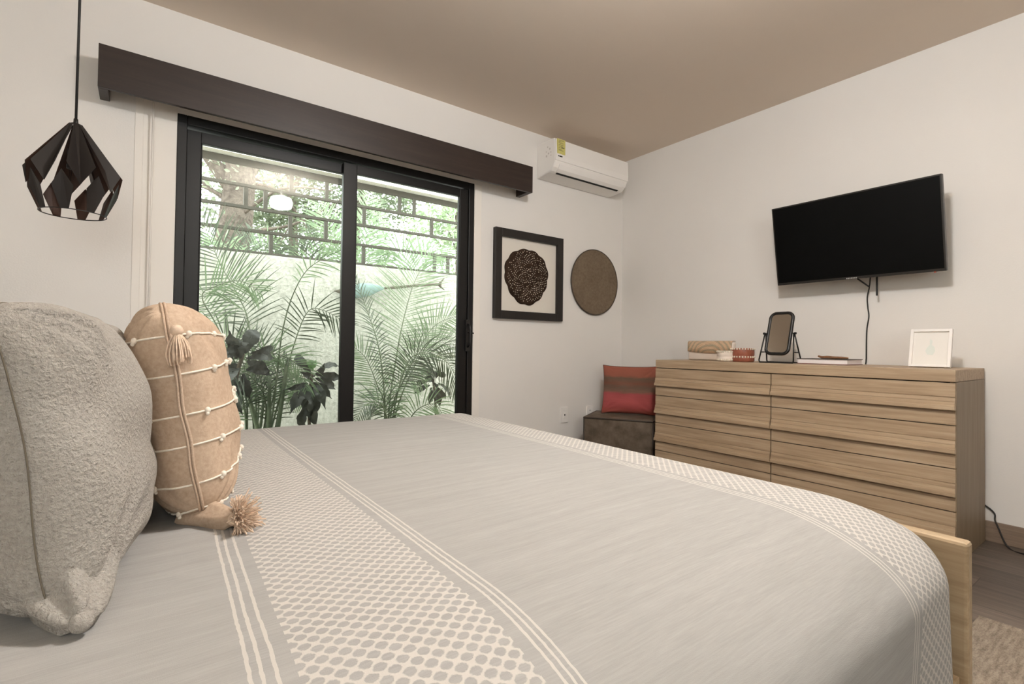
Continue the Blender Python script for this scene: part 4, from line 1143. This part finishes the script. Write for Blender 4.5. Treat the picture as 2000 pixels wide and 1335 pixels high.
palm('feathery palm rising behind the garden wall in the right door pane', [
    ([(700, 600), (706, 510), (712, 440), (722, 390)], 0.35, 0.5, 42, 0.2, 0.3, dict(wl=0.016)),
    ([(700, 600), (715, 520), (730, 470), (745, 430)], 0.4, 0.45, 42, 0.5, 0.3, dict(wl=0.016)),
    ([(800, 600), (795, 520), (775, 490), (745, 500)], 0.3, 0.5, 42, 0.2, 0.1, dict(wl=0.016)),
    ([(805, 600), (815, 520), (838, 490), (870, 500)], 0.3, 0.5, 42, 0.2, 0.1, dict(wl=0.016)),
    ([(690, 600), (660, 500), (640, 440), (625, 400)], 0.35, 0.5, 42, 0.2, 0.2, dict(wl=0.016))], 5.3, [[M['palm'], M['palm_stem']]])

# ---- fiddle-leaf figs
def fig(label, leaves, stem, Y, sc=1.0, light=()):
    b0 = at(stem[0][0], stem[0][1], 'Y', Y); b0.z = -0.02
    o = empty('fiddle_leaf_fig', b0, label, 'shrub', 'fiddle-leaf figs in front of the garden wall')
    sp_ = [Vector((b0.x, Y, -0.02))] + [at(x, y, 'Y', Y) for x, y in stem]
    MB().tube(catmull(sp_, 5), 0.011, 8).build('stem', M['fig_stem'], o)
    R_ = random.Random(len(label)); mb = MB()
    for k, (xa, ya2, xb, yb2, w_) in enumerate(leaves):
        yo = R_.uniform(-0.12, 0.12)
        A_ = at(xa, ya2, 'Y', Y); B_ = at(xb, yb2, 'Y', Y + yo); d = B_ - A_; L_ = d.length; d /= L_
        view = (CAM - A_).normalized(); nr = Matrix.Rotation(R_.uniform(-0.7, 0.7), 3, d) @ view; nr = (nr - d * nr.dot(d)).normalized(); sd2 = d.cross(nr)
        rows = []
        for i in range(13):
            t = i / 12; wv_ = w_ * 0.0036 * (0.10 + 0.62 * math.sin(PI * min(1, t * 1.15)) ** 0.8 * (0.35 + 0.75 * t) * 1.5) * (1 if t < 0.9 else (1 - t) * 7 + 0.3)
            wv_ *= 1 + 0.10 * math.sin(t * 19 + k)
            c_ = A_ + d * L_ * t + nr * 0.03 * math.sin(PI * t) - Vector((0, 0, 0.03 * t * t))
            rows.append([c_ + sd2 * wv_ * s_ / 2 + nr * (0.10 * wv_ * abs(s_) + 0.006 * math.sin(t * 22 + s_ * 3)) for s_ in (-1, -0.5, 0, 0.5, 1)])
        mb.grid(rows, 1 if k in light else 0)
        mb.tube([A_ + d * L_ * 0.02, A_ + d * L_ * 0.5 + nr * 0.027], 0.003, 5, 0)
    mb.build('foliage', [M['fig'], M['fig_light']], o, fixn=False)
    return o
fig('dark fiddle-leaf fig among the palm fronds just right of the peach cushion', [
    (478, 690, 500, 632, 34), (470, 680, 448, 636, 28), (462, 700, 440, 655, 32), (482, 700, 536, 690, 26), (482, 705, 530, 725, 28),
    (470, 712, 425, 722, 28), (480, 722, 532, 715, 22), (460, 740, 440, 795, 36), (458, 760, 474, 800, 32), (445, 770, 452, 812, 30),
    (470, 700, 462, 655, 36), (490, 690, 535, 668, 20), (465, 720, 445, 745, 30), (455, 700, 425, 690, 30), (475, 730, 488, 770, 28), (462, 690, 480, 655, 30),
    (450, 730, 410, 760, 30), (440, 700, 400, 690, 28)],
    [(462, 830), (462, 740), (475, 690)], 3.4)
fig('dark fiddle-leaf fig with one bright leaf left of the centre door post', [
    (607, 728, 577, 681, 24), (610, 724, 618, 694, 26), (618, 724, 664, 708, 18), (618, 732, 668, 730, 22), (616, 738, 655, 752, 24),
    (612, 746, 648, 770, 22), (602, 748, 553, 752, 16), (600, 760, 566, 800, 30), (610, 755, 605, 812, 36), (614, 750, 636, 790, 26), (606, 770, 584, 812, 32),
    (610, 780, 618, 826, 26), (604, 740, 584, 716, 16), (600, 795, 590, 830, 26), (612, 735, 634, 700, 16), (606, 752, 590, 790, 34)],
    [(604, 835), (604, 790), (609, 730)], 3.5, light=(1,))
fig('small dark fiddle-leaf fig low in the right door pane', [
    (842, 738, 814, 713, 22), (850, 732, 872, 724, 20), (840, 752, 808, 762, 18), (850, 752, 872, 772, 20), (855, 747, 880, 772, 16), (846, 740, 836, 712, 22),
    (842, 756, 838, 782, 20), (836, 745, 812, 738, 18), (850, 758, 860, 790, 20), (852, 738, 862, 715, 18), (845, 745, 826, 728, 24), (848, 748, 858, 744, 18)],
    [(852, 830), (850, 780), (846, 740)], 3.78)

# ---- trees beyond the wall
def tree(label, x, Y, r_, h_, crown, nleaf, mt, lsz, seed, lean=0.0, forks=3, thick=None):
    R_ = random.Random(seed)
    b0 = Vector((at(x, 480, 'Y', Y).x, Y, -0.02))
    o = empty('garden_tree', b0, label, 'tree', 'trees beyond the garden wall')
    tr = MB(); segs = 14; nr_ = 22; rows = []
    for i in range(segs + 1):
        t = i / segs
        c_ = b0 + Vector((lean * t + 0.06 * math.sin(t * 5 + seed), 0.04 * math.sin(t * 4), h_ * t))
        rr = r_ * (1.2 - 0.55 * t ** 0.7 + 0.3 * (1 - t) ** 6)
        rows.append([c_ + Vector((math.cos(2*PI*k/nr_), math.sin(2*PI*k/nr_), 0)) * rr * (1 + 0.13 * math.sin(k * 2*PI/nr_ * 5 + t * 2) + 0.06 * math.sin(k * 2*PI/nr_ * 9 - t * 6)) for k in range(nr_ + 1)])
    tr.grid(rows)
    top = b0 + Vector((lean, 0, h_))
    for k in range(forks):
        a_ = 2 * PI * k / forks + seed; L_ = 1.1 + R_.random() * 0.8
        st0 = b0 + Vector((lean * 0.8, 0, h_ * (0.80 + 0.1 * R_.random())))
        pts = catmull([st0, st0 + Vector((math.cos(a_) * 0.35 * L_, math.sin(a_) * 0.2 * L_, 0.45 * L_)), st0 + Vector((math.cos(a_) * L_, math.sin(a_) * 0.6 * L_, 1.1 * L_))], 6)
        tr.tube(pts, [r_ * 0.42 * (1 - 0.75 * i / len(pts)) for i in range(len(pts))], 10)
    for k in range(forks * 3):
        a_ = R_.uniform(0, 2 * PI); st0 = b0 + Vector((lean * 0.8, 0, h_ * R_.uniform(0.5, 1.0))); L_ = R_.uniform(0.6, 1.5)
        pts = catmull([st0, st0 + Vector((math.cos(a_) * 0.5 * L_, math.sin(a_) * 0.5 * L_, R_.uniform(-0.1, 0.4))), st0 + Vector((math.cos(a_) * L_, math.sin(a_) * L_, R_.uniform(-0.5, 0.6)))], 6)
        tr.tube(pts, [max(0.006, r_ * 0.12 * (1 - 0.85 * i / len(pts))) for i in range(len(pts))], 5)
    tr.build('trunk', M['bark'], o)
    lf = MB(); cc_ = [Vector(c) for c in crown]
    cl_ = []
    for c_ in crown:
        for k in range(int(6)):
            cl_.append((Vector(c_[:3]) + Vector((R_.gauss(0, 1), R_.gauss(0, 1), R_.gauss(0, 1))) * c_[3] * 0.55, c_[3] * R_.uniform(0.25, 0.5)))
    for k in range(nleaf):
        c_, rr = cl_[R_.randrange(len(cl_))]
        p = c_ + Vector((R_.gauss(0, 1), R_.gauss(0, 1), R_.gauss(0, 1))) * rr
        d = Vector((R_.gauss(0, 1), R_.gauss(0, 1), R_.gauss(0, 0.6))).normalized(); n_ = d.orthogonal().normalized()
        n_ = Matrix.Rotation(R_.uniform(0, 6.28), 3, d) @ n_; s_ = d.cross(n_); l_ = lsz * R_.uniform(0.7, 1.3)
        lf.add([p, p + d * l_ * .35 + s_ * l_ * .24, p + d * l_ * .75 + s_ * l_ * .18, p + d * l_ - n_ * l_ * .1, p + d * l_ * .75 - s_ * l_ * .18, p + d * l_ * .35 - s_ * l_ * .24, p + d * l_ * .5 - n_ * l_ * .06],
               [(0, 1, 6), (1, 2, 6), (2, 3, 6), (3, 4, 6), (4, 5, 6), (5, 0, 6)])
    lf.build('crown', mt, o, fixn=False)
    return o
def cp(x, y, Y, r_): p = at(x, y, 'Y', Y); return (p.x, p.y, p.z, r_)
tree('thick gnarled tree trunk beyond the garden wall, left in the left door pane', 452, 6.4, 0.21, 3.1,
     [cp(400, 330, 6.8, 0.6), cp(520, 340, 7.0, 0.55), cp(440, 240, 6.5, 0.9), cp(380, 430, 7.2, .5)], 2300, M['tree_leaf'], 0.065, 3)
tree('slim leafy tree beyond the grille, near the middle of the left door pane', 566, 7.6, 0.075, 3.4,
     [cp(560, 350, 7.6, 0.7), cp(600, 320, 7.4, 0.6), cp(530, 400, 7.8, 0.6), cp(610, 420, 8, 0.5), cp(570, 470, 8, 0.6), cp(640, 350, 7.8, .6), cp(500, 440, 8, .5)], 7000, M['tree_leaf_dark'], 0.06, 5)
tree('leafy tree beyond the grille, behind the centre door post', 700, 7.9, 0.06, 3.4,
     [cp(720, 380, 7.6, 0.6), cp(760, 400, 7.8, 0.45), cp(660, 380, 8, 0.6), cp(770, 360, 7.6, 0.5), cp(700, 440, 8, .5)], 3000, M['tree_leaf_dark'], 0.06, 8)
tree('bright green slender tree at the right edge of the right door pane', 888, 6.6, 0.03, 3.2,
     [cp(850, 395, 6.6, 0.40), cp(885, 420, 6.4, 0.38), cp(820, 380, 6.8, 0.4), cp(890, 470, 6.6, 0.3), cp(855, 430, 6.8, .3), cp(870, 490, 7, .3)], 1700, M['tree_leaf2'], 0.07, 11)
